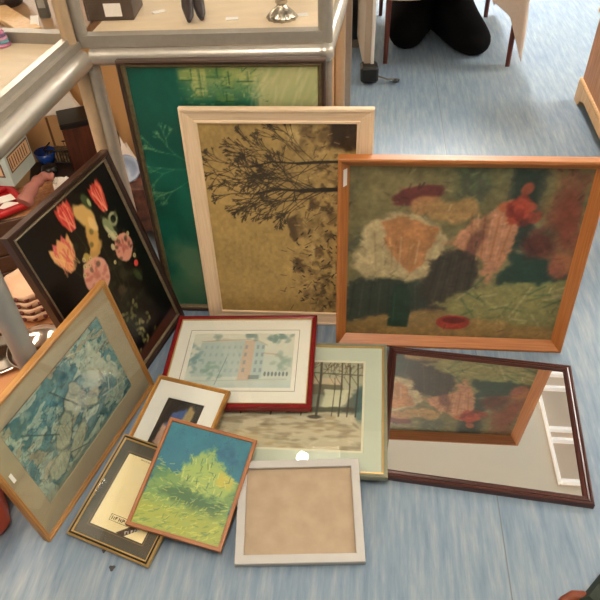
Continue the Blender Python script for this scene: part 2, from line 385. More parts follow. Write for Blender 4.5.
for i, (x, y, ww, hh) in enumerate([(.27, .955, .12, .035), (.34, .90, .07, .09), (.42, .965, .1, .03), (.5, .93, .06, .05), (.58, .95, .09, .03), (.46, .885, .09, .03)]):
    a.poly([(x, y), (x+ww, y), (x+ww, y+hh), (x, y+hh)], [(150, 160, 84), (176, 174, 104), (96, 130, 66)][i % 3], .012, .75, .03, i)
    a.line([(x, y), (x+ww, y)], .004, (24, 74, 44), .8); a.line([(x+ww*.6, y), (x+ww*.6, y+hh)], .004, (24, 74, 44), .8)
for i in range(26):
    x, y = .3 + .45*rng.rand(), .86 + .13*rng.rand(); a.line([(x, y), (x + .05*rng.rand(), y + .01*rng.randn())], .003, (20, 80, 50) if i % 2 else (196, 190, 120), .7)
a.line([(.34, .62), (.24, .64)], .006, (128, 160, 110), .5)
for i in range(120):
    x, y = .26+.40*rng.rand(), .85+.15*rng.rand(); a.line([(x, y), (x+(.03*rng.rand() if i % 2 else 0), y+(0 if i % 2 else .02*rng.rand()))], .003, [(24, 96, 62), (190, 190, 128), (60, 124, 72), (112, 140, 70)][i % 4], .6)
for i in range(90):
    x, y = .62+.38*rng.rand(), .78+.22*rng.rand(); a.line([(x, y), (x+.05+.02*rng.randn(), y+.06)], .007, [(206, 200, 150), (150, 164, 112), (186, 178, 130)][i % 3], .35, .006)
for i in range(40):
    x, y = .36+.3*rng.rand(), .76+.10*rng.rand(); a.ell(x, y, .03, .012, [(110, 140, 80), (150, 160, 98), (30, 100, 70)][i % 3], .8, .3*rng.randn(), .5, .3, i)
a.tree(.26, .635, math.pi, .06, .0035, (118, 158, 110), 6, .42, 5, .5); a.tree(.26, .66, math.pi*.8, .055, .0035, (118, 158, 110), 5, .4, 9, .5); a.tree(.26, .60, -math.pi*.8, .055, .003, (110, 150, 104), 5, .4, 19, .5)
for i in range(40): a.line([(.27+.45*rng.rand(), .87+.12*rng.rand())]*1+[(.30+.45*rng.rand()*.0+.45*(i/40), .87+.12*((i*7) % 10)/10)], .002, (30, 92, 60), .18)
a.build('print', .02, .02, -.014, art_mat('varnished_green_print', .38), e)
sheet('backing_board', w, h, .008, -.02, BROWNWOOD, e)

# --- cream frame, ochre winter tree picture turned on its side
e, w, h = frame_thing('cream', 'cream-framed ochre picture of a bare tree turned on its side')
CREAM = wood('cream_limed_wood', (226, 200, 168), (212, 184, 150), .5)
ring('frame', w, h, [(0, -.017), (0, -.002), (.002, 0), (.008, 0), (.010, -.003), (.036, -.009), (.038, -.007), (.044, -.007), (.045, -.012), (.045, -.017)], CREAM, e)
a = Art(w-.088, h-.088, (168, 140, 84), 330)
a.vary(.14, 4, 5, 5, 21); a.mix(np.clip((a.Y-.55)*1.2, 0, .4) * a.fbm(6, 7, 3, 8), (120, 96, 54))
a.mix(np.clip((a.X-.42)*2.4, 0, 1) * np.clip(a.fbm(10, 16, 4, 15)*3.4-1.6, 0, 1)*.75, (92, 74, 44))
def hut(x, y, w_, h_, c1, c2, sd):             # a low snowy roof lying on its side
    a.poly([(x, y), (x+w_*.45, y-h_*.1), (x+w_*.6, y+h_*1.1), (x, y+h_*.9)], c2, .014, .75, .05, sd); a.poly([(x+w_*.45, y), (x+w_, y), (x+w_, y+h_), (x+w_*.45, y+h_)], c1, .016, .7, .05, sd+3)
for n_, q in enumerate(((.58, .91, .16, .07), (.76, .92, .18, .06), (.82, .76, .14, .04), (.55, .44, .10, .12), (.68, .34, .10, .06), (.56, .24, .07, .09), (.76, .52, .12, .06), (.68, .60, .08, .05), (.84, .24, .10, .06), (.62, .10, .12, .05))):
    hut(*q, [(104, 82, 50), (84, 62, 38), (66, 46, 28)][n_ % 3], [(190, 164, 108), (96, 76, 46), (160, 132, 84), (60, 44, 28)][n_ % 4], n_*7)
a.mix(np.clip((a.X-.5)*3, 0, 1)*np.clip(a.fbm(22, 34, 3, 151)*6-3.4, 0, 1)*.7, (58, 44, 28)); a.mix(np.clip((a.X-.5)*3, 0, 1)*np.clip(a.fbm(18, 30, 3, 152)*6-3.6, 0, 1)*.6, (196, 170, 114))
a.poly([(.82, .9), (1, .88), (1, 1), (.84, 1)], (44, 30, 20), .03, .85, .05, 6)
for i in range(150):
    x, y = .48+.5*rng.rand()**.8, .04+.92*rng.rand(); a.line([(x, y), (x+.04*rng.randn(), y+.02*rng.randn())], .004, (52, 40, 26) if i % 3 else (196, 168, 112), .55)
for (x, y, sd, big) in ((1.0, .70, 4, 1), (.98, .83, 13, 0)):
    w0 = .020 if big else .013; bk = (32, 25, 18)
    a.line([(x, y), (x-.22, y-.005), (x-.36, y-.012)], w0, bk, .95); a.line([(x-.36, y-.012), (x-.52, y-.005), (x-.66, y-.03)], w0*.6, bk, .95)
    r_ = random.Random(sd)
    for k in range(20 if big else 12):
        t_ = .20 + .46*k/(19 if big else 14); sg = 1 if k % 2 else -1
        a.tree(x-t_, y-.01, math.pi - sg*r_.uniform(.35, .95), .070*(1.25-t_*.6), w0*.24, (48, 38, 26), 5, .8, sd*20+k, .34)
    a.tree(x-.66, y-.03, math.pi, .06, w0*.35, (44, 34, 24), 6, .8, sd, .40)
for i in range(60):
    x, y = .56+.42*rng.rand(), .04+.46*rng.rand(); a.line([(x, y), (x+.014, y+.010*rng.randn())], .006, (30, 24, 20), .9)
a.vary(.10, 50, 60, 2, 31)
a.build('print', .044, .044, -.014, art_mat('aged_ochre_print', .5), e)
sheet('backing_board', w, h, .012, -.0155, BROWNWOOD, e)

# --- orange wood frame with the muted painting
e, w, h = frame_thing('orange', 'orange pine deep-framed muted painting leaning on cream frame')
ORANGE = wood('orange_varnished_pine', (178, 114, 56), (156, 90, 42), .42)
ring('frame', w, h, [(0, -.034), (0, -.002), (.002, 0), (.008, 0), (.010, -.002), (.031, -.028), (.031, -.034)], ORANGE, e)
a = Art(w-.060, h-.060, (126, 122, 96), 240)                  # plain stand-in: a still life of draped cloths
a.vary(.20, 6, 5, 5, 41)
a.mix(np.clip(a.fbm(5, 6, 4, 45)*4-2.1, 0, 1)*.55, (70, 92, 78)); a.ell(.14, .84, .2, .14, (150, 138, 104), .9, .2, .6, .4, 2)
a.poly([(.66, .58), (.80, .56), (.80, 1), (.68, 1)], (42, 66, 58), .05, .9, .06, 4); a.poly([(.80, .48), (1, .42), (1, 1), (.84, 1)], (138, 108, 78), .05, .9, .10, 5)
a.ell(.93, .74, .05, .14, (140, 66, 52), .9, .2, .6, .5, 6); a.ell(.88, .62, .05, .07, (92, 112, 76), .9, .2, .6, .5, 26)
def fold(pts, c, al=.6, wd=.007): a.line(pts, wd, c, al, .01)
a.ell(.29, .85, .10, .05, (112, 56, 56), .25, .3, .9, .25, 9); a.ell(.33, .80, .07, .05, (186, 140, 106), .3, .1, .9, .2, 33)
a.poly([(.34, .80), (.52, .84), (.58, .76), (.46, .70), (.36, .72)], (184, 148, 108), .02, .9, .05, 34)
a.poly([(.02, .44), (.08, .68), (.20, .76), (.36, .72), (.44, .62), (.38, .40), (.28, .34), (.10, .36)], (202, 186, 146), .02, .95, .05, 7)
a.poly([(.15, .70), (.24, .74), (.40, .68), (.34, .46), (.29, .40), (.20, .52)], (196, 132, 94), .015, .85, .04, 8)
for i in range(9): fold([(.08+.04*i, .66-.01*i), (.10+.035*i, .42+.008*i)], (150, 128, 96) if i % 2 else (222, 208, 170), .55)
a.poly([(0, .06), (.02, .34), (.12, .38), (.34, .36), (.42, .30), (.38, .10), (.2, .06)], (50, 64, 56), .03, .95, .07, 11)
for i in range(9): fold([(.04+.04*i, .34), (.02+.045*i, .12)], (92, 98, 82) if i % 2 else (30, 38, 36), .6)
a.poly([(.34, .34), (.42, .54), (.56, .58), (.60, .34), (.56, .2), (.4, .16)], (64, 60, 52), .03, .95, .08, 12)
for i in range(7): fold([(.42+.025*i, .52), (.38+.03*i, .22)], (98, 88, 70) if i % 2 else (38, 38, 36), .5)
a.poly([(.44, .58), (.56, .74), (.68, .84), (.74, .74), (.72, .54), (.64, .34), (.60, .50)], (206, 148, 120), .02, .93, .06, 13)
for i in range(7): fold([(.53+.03*i, .76-.005*i), (.56+.02*i, .50)], (230, 182, 150) if i % 2 else (150, 92, 76), .55)
a.ell(.56, .58, .03, .14, (84, 66, 60), .6, -.3, .6, .3, 24)
for i in range(24): a.ell(.735+.035*rng.randn(), .79+.035*rng.randn(), .03, .025, [(176, 74, 52), (206, 106, 72), (132, 48, 40)][i % 3], .5, rng.rand()*3, .7, .3, i)
a.poly([(.68, .36), (.74, .54), (.98, .50), (1, .38), (.84, .30)], (36, 74, 64), .03, .95, .06, 15); a.ell(.84, .60, .07, .08, (96, 42, 40), .7, 0, .85, .4, 16)
a.ell(.95, .47, .055, .075, (186, 116, 90), .5, 0, .8, .25, 17)
a.poly([(.42, .22), (.56, .30), (.72, .36), (1, .38), (1, .06), (.6, .10)], (146, 146, 104), .03, .92, .08, 18)
for i in range(26):
    x, y = .5+.46*rng.rand(), .12+.2*rng.rand(); fold([(x, y), (x+.07, y+.05*rng.randn())], [(78, 104, 78), (182, 180, 138), (104, 112, 76)][i % 3], .6, .012)
a.poly([(0, 0), (0, .08), (.2, .14), (.42, .18), (.62, .12), (1, .08), (1, 0)], (160, 132, 90), .03, .92, .05, 19)
a.ell(.52, .10, .078, .048, (168, 56, 44), .15, 0, .95, .12, 20); a.ell(.52, .115, .055, .022, (112, 32, 30), .3)
a.poly([(.205, .06), (.305, .06), (.305, .26), (.275, .34), (.235, .34), (.21, .26)], (20, 62, 48), .01, .95, .015, 21); fold([(.23, .1), (.23, .28)], (60, 112, 84), .7)
for i in range(420):
    x, y = rng.rand(), rng.rand(); j, k = min(a.nx-1, int(x*a.nx)), min(a.ny-1, int(y*a.ny)); c_ = a.C[k, j]*(1+.22*rng.randn()); an = rng.rand()*3.1
    a.line([(x, y), (x+.028*math.cos(an), y+.028*math.sin(an))], .008, tuple(np.clip(c_, 0, 255)), .45, .008)
a.C = a.C*np.array((.84, .82, .78)); a.C = np.where(a.C < 90, a.C*.9, a.C); a.vary(.16, 26, 26, 3, 42); a.vary(.10, 60, 60, 2, 46)
a.build('painting', .030, .030, -.028, art_mat('muted_oil_surface', .5, .25), e)
sheet('backing_board', w, h, .01, -.03, BROWNWOOD, e)
m = MB(); m.box((.006, .545, -.0005), (.014, .60, .0004)); 
sl = MB(); sl.add([(.0145, .555, -.0072), (.0245, .555, -.0206), (.0245, .605, -.0206), (.0145, .605, -.0072)], [[0, 1, 2, 3]])
sl.v = [(x, y, z + .001) for x, y, z in sl.v]; sl.build('price_sticker', WHITE, e, label='white sticker')

# --- flower still life
e, w, h = frame_thing('flower', 'black flower still life in dark frame leaning into left cabinet')
ring('frame', w, h, [(0, -.026), (0, -.002), (.002, 0), (.012, 0), (.016, -.005), (.018, -.008), (.018, -.026)], wood('dark_walnut', (58, 34, 24), (30, 18, 14), .3), e)
ring('inner_moulding', w, h, [(.018, -.02), (.018, -.006), (.021, -.005), (.025, -.010), (.025, -.02)], plain('pewter_gilt_fillet', (138, 122, 96), .4, .4, noise=.3, scale=90), e, label='dull gilt inner fillet')
a = Art(w-.05, h-.05, (10, 9, 8), 230)
def leafpoly(cx, cy, r, an, wd, col, sd):
    pts = []; ax_, ay_ = math.cos(an), math.sin(an)
    for t_, w_ in ((-.9, .25), (-.5, .8), (0, 1), (.5, .75), (1.1, .0), (.5, -.75), (0, -1), (-.5, -.8), (-.9, -.25)):
        pts.append((cx + (ax_*t_*r - ay_*w_*wd)/a.a, cy + ay_*t_*r + ax_*w_*wd))
    a.poly(pts, col, .012, .96, .02, sd)
def blossom(cx, cy, r, base, tip, n, sd, long=1.0, open_=1.0):
    for k in (0, 4, 1, 3, 2):
        an = math.pi/2 + (k-2)*.30*open_; c_ = base if k % 2 == 0 else tip
        leafpoly(cx + math.cos(an)*r*.35/a.a, cy + math.sin(an)*r*.35, r*.95*long, an, r*.44, c_, sd+k)
        for q in ((-.3, .25) if k in (1, 2, 3) else ()): a.line([(cx + q*r*.3/a.a, cy - r*.2), (cx + (math.cos(an)*r*1.1 + q*r*.3)/a.a, cy + math.sin(an)*r*1.1)], .004, tuple(min(255, v*1.18+14) for v in tip), .55)
def disc(cx, cy, r, c1, c2, sd):
    a.ell(cx, cy, r/a.a, r*1.05, c1, .12, 0, 1, .1, sd)
    for k in range(22):
        an = rng.rand()*6.28; q = r*math.sqrt(rng.rand())*.85; a.ell(cx+math.cos(an)*q/a.a, cy+math.sin(an)*q, r*.16/a.a, r*.1, c2, .6, an, .6)
    a.ell(cx, cy, r*.25/a.a, r*.25, c2, .6, 0, .7)
for pts in ([(.55, .1), (.5, .4), (.44, .62)], [(.55, .1), (.6, .5), (.62, .78)], [(.55, .1), (.7, .5), (.8, .82)], [(.55, .1), (.4, .5), (.28, .7)], [(.6, .4), (.72, .55), (.8, .6)], [(.5, .5), (.47, .75), (.45, .88)]):
    a.line(pts, .006, (46, 52, 30), .7)
for i in range(26): a.ell(.35+.45*rng.rand(), .15+.5*rng.rand(), .03+.04*rng.rand(), .012+.02*rng.rand(), (30, 36, 22), .6, rng.rand()*3, .6, .3, i)
blossom(.80, .85, .074, (186, 48, 40), (222, 112, 86), 6, 1, 1.15, .62)
blossom(.45, .89, .078, (198, 52, 46), (224, 118, 92), 6, 8, 1.0, .75)
blossom(.28, .75, .098, (226, 168, 106), (208, 96, 88), 7, 15, .95, .95)
for k in range(14): a.line([(.20+.16*rng.rand(), .70+.03*rng.rand()), (.18+.20*rng.rand(), .82)], .006, (206, 92, 84) if k % 2 else (238, 196, 132), .6)
for k in range(7): a.line([(.78+.04*rng.rand(), .80), (.74+.12*rng.rand(), .92)], .006, (240, 160, 128), .6); a.line([(.42+.06*rng.rand(), .85), (.38+.14*rng.rand(), .95)], .006, (240, 160, 128), .6)
a.ell(.60, .86, .07, .08, (222, 178, 104), .3, .4, .95, .3, 30); a.ell(.58, .77, .06, .09, (214, 166, 90), .3, -.5, .95, .3, 31); a.ell(.53, .69, .09, .035, (206, 160, 88), .3, .3, .9, .4, 32); a.ell(.63, .80, .035, .04, (232, 196, 130), .4, .2, .9, .3, 33)
a.ell(.75, .74, .04, .055, (150, 160, 112), .35, .2, .95, .5, 34); a.ell(.83, .74, .05, .035, (170, 172, 130), .3, 0, .9, .3, 35); a.ell(.83, .74, .03, .02, (20, 20, 16), .3); a.ell(.76, .67, .035, .025, (196, 188, 140), .3, 0, .9, .3, 36)
disc(.80, .58, .070, (214, 148, 124), (176, 96, 84), 40); disc(.44, .59, .088, (218, 158, 136), (190, 112, 96), 41)
a.ell(.67, .91, .035, .045, (70, 84, 48), .4, .2, .9); a.ell(.69, .895, .015, .02, (170, 176, 120), .5); a.ell(.84, .46, .025, .018, (204, 70, 64), .3); a.ell(.8, .40, .03, .04, (66, 82, 44), .5, .3, .8, .3, 44)
a.ell(.7, .63, .02, .018, (200, 186, 140), .3); a.ell(.43, .70, .03, .02, (196, 168, 84), .4, .3, .9, .4, 45); a.ell(.58, .42, .04, .03, (88, 72, 50), .6, 0, .7, .4, 46); a.ell(.66, .48, .04, .03, (64, 58, 40), .6, 0, .7, .4, 47)
for i in range(34):
    x = .56 + .1*rng.randn()*.7; y = .06 + .26*rng.rand(); a.ell(x, y, .022, .009, (112, 112, 66) if i % 3 else (154, 148, 92), .5, rng.rand()*3, .7, .3, i)
for i in range(70):
    x, y = .30+.62*rng.rand(), .30+.5*rng.rand(); a.ell(x, y, .012+.012*rng.rand(), .006+.010*rng.rand(), [(44, 52, 30), (58, 64, 38), (36, 34, 24), (84, 80, 50)][i % 4], .6, rng.rand()*3, .5, .3, i)
for x, y in ((.38, .67), (.42, .66), (.40, .70), (.46, .68), (.72, .69), (.78, .66), (.86, .50), (.34, .64), (.65, .56), (.90, .62)): a.ell(x, y, .016, .012, (206, 190, 132), .4, 0, .9, .3, int(x*90)); a.ell(x, y, .005, .004, (120, 80, 40), .5)
a.ell(.78, .72, .05, .05, (132, 142, 98), .5, .4, .35, .4, 3); a.ell(.74, .70, .02, .05, (206, 200, 158), .4, .3, .8, .3, 5)
a.poly([(0, 0), (1, 0), (1, .07), (0, .05)], (84, 42, 26), .02, .9)
a.build('print', .025, .025, -.012, art_mat('glossy_still_life', .3), e)
sheet('backing_board', w, h, .01, -.018, BROWNWOOD, e)

# --- gold frame, blue print of riders
e, w, h = frame_thing('gold', 'wide gold-framed blue figure print with grey mat, standing at far left')
ring('frame', w, h, [(0, -.020), (0, -.002), (.003, 0), (.006, -.001), (.008, -.005), (.012, -.004), (.014, -.008), (.014, -.020)], wood('gold_leaf_moulding', (182, 134, 72), (150, 102, 48), .4), e)
GMAT = plain('grey_beige_mat', (176, 160, 132), .8, noise=.06, scale=14)
mat_board(w, h, .012, (.063, .074, w-.073, h-.062), -.008, GMAT, e)
a = Art(w-.132, h-.132, (94, 138, 142), 230)
a.vary(.3, 5, 4, 4, 51)
a.mix(np.clip(a.fbm(7, 6, 3, 52)*4-2.1, 0, 1)*.8, (40, 98, 116)); a.mix(np.clip(a.fbm(10, 9, 3, 53)*5-2.9, 0, 1)*.85, (176, 186, 168))
for (gx, gy, sd, pale, dark) in ((6, 9, 52, (176, 186, 166), (44, 72, 76)), (11, 14, 57, (150, 168, 154), (34, 84, 98)), (8, 12, 59, (172, 162, 136), (60, 66, 62))):
    f_ = a.fbm(gx, gy, 3, sd); k_ = a.fbm(3, 3, 2, sd+1) > (.0 if sd == 52 else .5)
    a.mix(np.clip((f_-.56)*26, 0, 1)*.85*k_, pale); a.mix(np.clip(1-np.abs(f_-.555)*60, 0, 1)*.8*k_, dark)
    a.mix(np.clip(1-np.abs(a.fbm(gx*2, gy*2, 2, sd+9)-.5)*40, 0, 1)*.45*k_, dark)
for cx, cy, rx, ry, rot in ((.50, .55, .075, .15, -.5), (.34, .42, .07, .17, -.7), (.2, .22, .11, .09, .2), (.62, .40, .035, .13, .7), (.40, .22, .12, .07, .5), (.56, .66, .04, .09, .3)):
    a.ell(cx, cy, rx*1.1, ry*1.06, (40, 58, 60), .2, rot, .75, .35, 3); a.ell(cx, cy, rx, ry, (172, 176, 150), .2, rot, .9, .35, 3)
    for k in range(5): a.line([(cx-rx*.8+k*rx*.35, cy-ry*.5), (cx-rx*.5+k*rx*.3, cy+ry*.4)], .006, (150, 132, 108) if k % 2 else (92, 108, 102), .6)
for x, y in ((.80, .72), (.84, .52), (.74, .60), (.9, .4)):
    a.ell(x, y, .04, .13, (186, 194, 176), .3, .12, .9, .2, 5); a.ell(x+.01, y+.15, .022, .034, (190, 196, 178), .3)
    a.line([(x, y-.1), (x-.05, y-.24)], .016, (178, 184, 164), .85); a.line([(x+.02, y-.1), (x+.06, y-.22)], .014, (170, 176, 158), .85)
for p0, p1 in (((.62, .98), (.83, .82)), ((.40, .86), (.52, .5)), ((.1, .8), (.3, .46)), ((.72, .3), (.98, .16)), ((.30, .2), (.46, .06))):
    a.line([p0, p1], .012, (196, 196, 172) if p0[0] > .5 else (52, 70, 72), .75)
for i in range(70):
    x, y = rng.rand(), rng.rand()*.9; a.line([(x, y), (x+.03*rng.randn(), y+.04*rng.randn())], .006, [(38, 84, 96), (196, 202, 186), (58, 70, 68)][i % 3], .6)
a.poly([(0, 0), (1, 0), (1, .05), (0, .10)], (150, 146, 120), .04, .6, .05, 3)
a.vary(.14, 30, 26, 3, 54)
a.build('print', .065, .066, -.0095, art_mat('blue_engraving', .6), e)
sheet('glass', w, h, .012, -.005, PICGLASS, e, t=.0005); sheet('backing_board', w, h, .01, -.013, BROWNWOOD, e)
m = MB(); m.box((.022, .222, -.0045), (.031, .250, -.0040)); m.build('price_sticker', WHITE, e, label='white sticker')

# --- dark brown framed mirror
e, w, h = frame_thing('mirror', 'mirror in dark mahogany frame lying flat on blue floor', 'framed_mirror', 'mirror')
ring('frame', w, h, [(0, -.020), (0, -.003), (.002, -.001), (.006, -.001), (.008, -.003), (.010, -.001), (.014, 0), (.016, -.003), (.018, -.002), (.022, -.003), (.026, -.008), (.026, -.020)], wood('dark_mahogany', (84, 42, 34), (46, 22, 20), .28), e)
mm, nt, p = newmat('mirror_silver'); p.inputs['Base Color'].default_value = (.95, .93, .90, 1); p.inputs['Metallic'].default_value = 1; p.inputs['Roughness'].default_value = .015
sheet('mirror_glass', w, h, .02, -.008, mm, e, t=.003)
sheet('backing_board', w, h, .01, -.014, BROWNWOOD, e)

# --- silver green framed winter watercolour
e, w, h = frame_thing('winter', 'silver-framed winter tree watercolour with pale green mat under red frame')
ring('frame', w, h, [(0, -.018), (0, -.002), (.002, 0), (.010, -.001), (.011, -.003), (.011, -.018)], plain('silver_green_moulding', (140, 140, 118), .4, .3, noise=.1), e)
ring('gold_slip', w, h, [(.011, -.015), (.011, -.002), (.014, -.001), (.016, -.006), (.016, -.015)], GOLDLINE, e, label='pale gold inner slip')
GRMAT = plain('pale_green_mat', (196, 202, 184), .8, noise=.03, scale=8)
mat_board(w, h, .015, (.065, .074, w-.064, h-.068), -.006, GRMAT, e)
mat_board(w, h, .06, (.072, .081, w-.071, h-.075), -.0075, plain('cream_mat_edge', (222, 216, 190), .8), e, name='inner_mat_board')
a = Art(w-.143, h-.156, (196, 188, 160), 230)
a.mix(np.clip((a.Y-.5)*4, 0, 1), (170, 168, 140)); a.vary(.1, 6, 5, 4, 61)
a.mix(np.clip((.42-a.Y)*8, 0, 1), (196, 184, 156)); a.mix(np.clip((.44-a.Y)*9, 0, 1)*np.clip(a.fbm(9, 26, 3, 62)*4-1.9, 0, 1)*.6, (128, 112, 88))
a.mix(np.clip((.3-np.abs(a.Y-.12+.1*a.X))*3, 0, 1)*np.clip(a.fbm(3, 14, 3, 66)*4-2, 0, 1)*.5, (196, 160, 96))
a.poly([(0, .42), (.3, .44), (.64, .40), (.64, .48), (.3, .5), (0, .5)], (74, 72, 56), .03, .85, .05, 3)
a.poly([(.55, .58), (.62, .74), (.86, .72), (.88, .6)], (98, 92, 72), .015, .9, .02, 4); a.poly([(.6, .72), (.66, .80), (.84, .80), (.86, .72)], (206, 180, 150), .015, .8, .02, 5)
a.poly([(.74, .42), (.74, .66), (.90, .66), (.86, .42)], (206, 204, 172), .012, .9, .02, 6); a.poly([(.54, .44), (.56, .6), (.74, .6), (.72, .44)], (128, 132, 112), .02, .9, .03, 7)
a.poly([(.84, .38), (.93, .62), (1, .7), (1, .4)], (66, 78, 74), .03, .8, .06, 8); a.poly([(.5, .38), (.98, .42), (.98, .47), (.5, .44)], (66, 66, 50), .02, .85, .03, 9)
a.ell(.98, .5, .03, .2, (60, 96, 98), .5, 0, .7, .3, 10)
for x, wd, top in ((.70, .022, 1.0), (.845, .014, 1.0), (.90, .013, .96), (.955, .014, .98), (.80, .008, .8), (.60, .012, .96), (.40, .016, 1), (.2, .014, 1), (.06, .012, 1)):
    a.line([(x, .36), (x+.01, .7), (x+.005, top)], wd, (58, 54, 42), .85)
    a.tree(x+.005, .72, math.pi/2+.5, .10, wd*.5, (74, 66, 50), 3, .7, int(x*99), .5); a.tree(x+.005, .8, math.pi/2-.5, .08, wd*.4, (104, 76, 56), 3, .6, int(x*77), .5)
a.line([(.5, .87), (1, .84)], .018, (88, 84, 64), .7)
for i in range(30):
    x, y = rng.rand(), .02+.32*rng.rand(); a.ell(x, y, .03, .012, [(120, 106, 84), (214, 204, 178), (176, 148, 100)][i % 3], .8, .3*rng.randn(), .5, .3, i)
a.ell(.69, .345, .045, .02, (50, 44, 34), .5, 0, .8, .3, 4)
a.build('watercolour', .0715, .0805, -.0085, art_mat('winter_watercolour', .7), e)
sheet('glass', w, h, .013, -.003, PICGLASS, e, t=.0005); sheet('backing_board', w, h, .01, -.012, BROWNWOOD, e)

# --- red frame, pale building
e, w, h = frame_thing('red', 'red-framed pale watercolour of a large building laid across the silver frame')
ring('frame', w, h, [(0, -.022), (0, -.003), (.003, 0), (.010, 0), (.015, -.004), (.015, -.022)], wood('cherry_red_lacquer', (132, 24, 26), (104, 14, 18), .25), e)
ring('gold_slip', w, h, [(.015, -.016), (.015, -.004), (.018, -.005), (.018, -.016)], GOLDLINE, e, label='thin gold inner slip')
CMAT = plain('ivory_mat', (242, 236, 224), .8, noise=.02, scale=8)
mat_board(w, h, .016, (.067, .073, w-.065, h-.074), -.007, CMAT, e)
rect_line('ruled_border', .054, .060, w-.052, h-.062, -.0069, .0014, plain('brown_ruled_line', (112, 84, 62), .7), e)
a = Art(w-.132, h-.147, (206, 212, 200), 230)
a.mix(np.clip((a.Y-.45)*2, 0, 1), (226, 222, 204)); a.mix(np.clip((.2-a.Y)*6, 0, 1), (190, 204, 200)); a.vary(.06, 6, 5, 3, 71)
BT, BB = (176, 194, 190), (150, 176, 176)
a.poly([(.06, .2), (.10, .82), (.52, .86), (.56, .2)], BT, .01, .95, .01, 2); a.poly([(.1, .82), (.3, .90), (.52, .86)], (196, 182, 160), .01, .8)
a.poly([(.50, .14), (.52, .86), (.62, .86), (.62, .14)], (206, 172, 148), .008, .9); a.poly([(.62, .16), (.62, .86), (.72, .78), (.72, .18)], (172, 196, 196), .008, .95)
a.line([(.1, .84), (.54, .88), (.64, .86), (.74, .77)], .02, (172, 150, 128), .6); a.poly([(.72, .2), (.72, .6), (.94, .5), (.94, .22)], (198, 208, 200), .01, .9); a.line([(.72, .62), (.84, .60), (.9, .54)], .028, (190, 160, 140), .7)
for r_ in range(4):
    for c_ in range(7): a.poly([(.14+c_*.056, .28+r_*.14), (.162+c_*.056, .28+r_*.14), (.162+c_*.056, .34+r_*.14), (.14+c_*.056, .34+r_*.14)], (128, 152, 160), .008, .45)
    for x in (.53, .64, .69): a.poly([(x, .28+r_*.14), (x+.024, .28+r_*.14), (x+.024, .35+r_*.14), (x, .35+r_*.14)], (120, 132, 146), .006, .7)
for i in range(7): a.ell(.75+i*.034, .25, .011, .04, (74, 90, 90), .3, 0, .8)
a.poly([(.60, .16), (.70, .16), (.70, .23), (.60, .23)], (78, 96, 96), .01, .6)
for cx, cy, rx, ry, c, n in ((.05, .5, .08, .32, (104, 142, 146), 26), (.22, .3, .07, .12, (118, 152, 140), 14), (.9, .5, .10, .18, (134, 160, 148), 20), (.85, .92, .16, .08, (96, 128, 124), 28), (.55, .95, .08, .03, (96, 128, 124), 8), (.25, .93, .06, .03, (120, 140, 132), 5)):
    for i in range(n): a.ell(cx+rx*.5*rng.randn(), cy+ry*.5*rng.randn(), .03, .03, c, .8, rng.rand()*3, .55, .5, i)
a.mix(np.ones_like(a.X)*.22, (222, 220, 206)); a.line([(.30, .06), (.37, .55)], .01, (104, 124, 124), .7); a.line([(.05, .12), (.95, .16)], .02, (176, 184, 176), .5)
a.build('watercolour', .066, .0725, -.009, art_mat('pale_watercolour', .7), e)
sheet('glass', w, h, .015, -.004, PICGLASS, e, t=.0005); sheet('backing_board', w, h, .01, -.013, BROWNWOOD, e)

# --- small gold frame, white mat, dark portrait-sized picture (plain stand-in)
e, w, h = frame_thing('small', 'small gold-framed dark print with wide white mat')
ring('frame', w, h, [(0, -.018), (0, -.003), (.002, 0), (.005, -.001), (.007, -.004), (.010, -.003), (.012, -.006), (.012, -.018)], GOLD, e)
mat_board(w, h, .010, (.056, .06, w-.054, h-.060), -.006, WHITE, e)
a = Art(w-.108, h-.118, (24, 18, 18), 160); a.vary(.2, 6, 6, 3, 81)
a.poly([(0, .55), (.10, .95), (.16, .95), (.06, .5)], (72, 52, 36), .02, .8)
a.poly([(.22, .52), (.30, .78), (.62, .88), (.72, .66), (.60, .44)], (70, 96, 150), .05, .95, .05, 2); a.poly([(.55, .62), (.66, .94), (.82, .86), (.80, .5)], (176, 150, 96), .05, .9, .05, 3)
a.poly([(.14, .30), (.20, .60), (.42, .52), (.40, .2)], (206, 164, 140), .05, .9, .06, 4); a.poly([(.2, 0), (.3, .24), (.7, .3), (.9, 0)], (120, 96, 54), .06, .8, .06, 5)
a.vary(.08, 30, 30, 2, 82)
a.build('print', .055, .059, -.0075, art_mat('dark_print', .6), e)
sheet('glass', w, h, .010, -.003, PICGLASS, e, t=.0005); sheet('backing_board', w, h, .008, -.012, BROWNWOOD, e)

# --- black and gold frame with the cream paper
e, w, h = frame_thing('black', 'black-and-gold frame with cream paper and dark grey mat')
ring('frame', w, h, [(0, -.018), (0, -.003), (.002, -.001), (.004, -.003), (.004, -.018)], GOLDLINE, e, label='gold outer edge')
ring('black_moulding', w, h, [(.004, -.016), (.004, -.002), (.006, 0), (.0085, -.002), (.0085, -.016)], plain('black_lacquer', (26, 23, 20), .3), e, label='black lacquered moulding')
ring('gold_slip', w, h, [(.0085, -.015), (.0085, -.003), (.010, -.003), (.012, -.005), (.012, -.015)], GOLDLINE, e, label='thin gold inner slip')
mat_board(w, h, .011, (.040, .042, w-.040, h-.043), -.007, plain('charcoal_mat', (84, 80, 70), .8, noise=.08), e)
rect_line('ruled_border', .036, .038, w-.036, h-.039, -.0069, .0012, plain('tan_ruled_line', (150, 112, 76), .6), e)
a = Art(w-.08, h-.085, (255, 234, 182), 220); a.vary(.03, 3, 3, 3, 91)
a.poly([(.0, -.02), (.42, -.03), (1.05, .20), (1.05, .32)], (66, 42, 30), .006, .92)      # slanted dark band (lower right)
a.C = np.ones_like(a.C)*np.array((255, 234, 182.)); a.vary(.03, 3, 3, 3, 91)
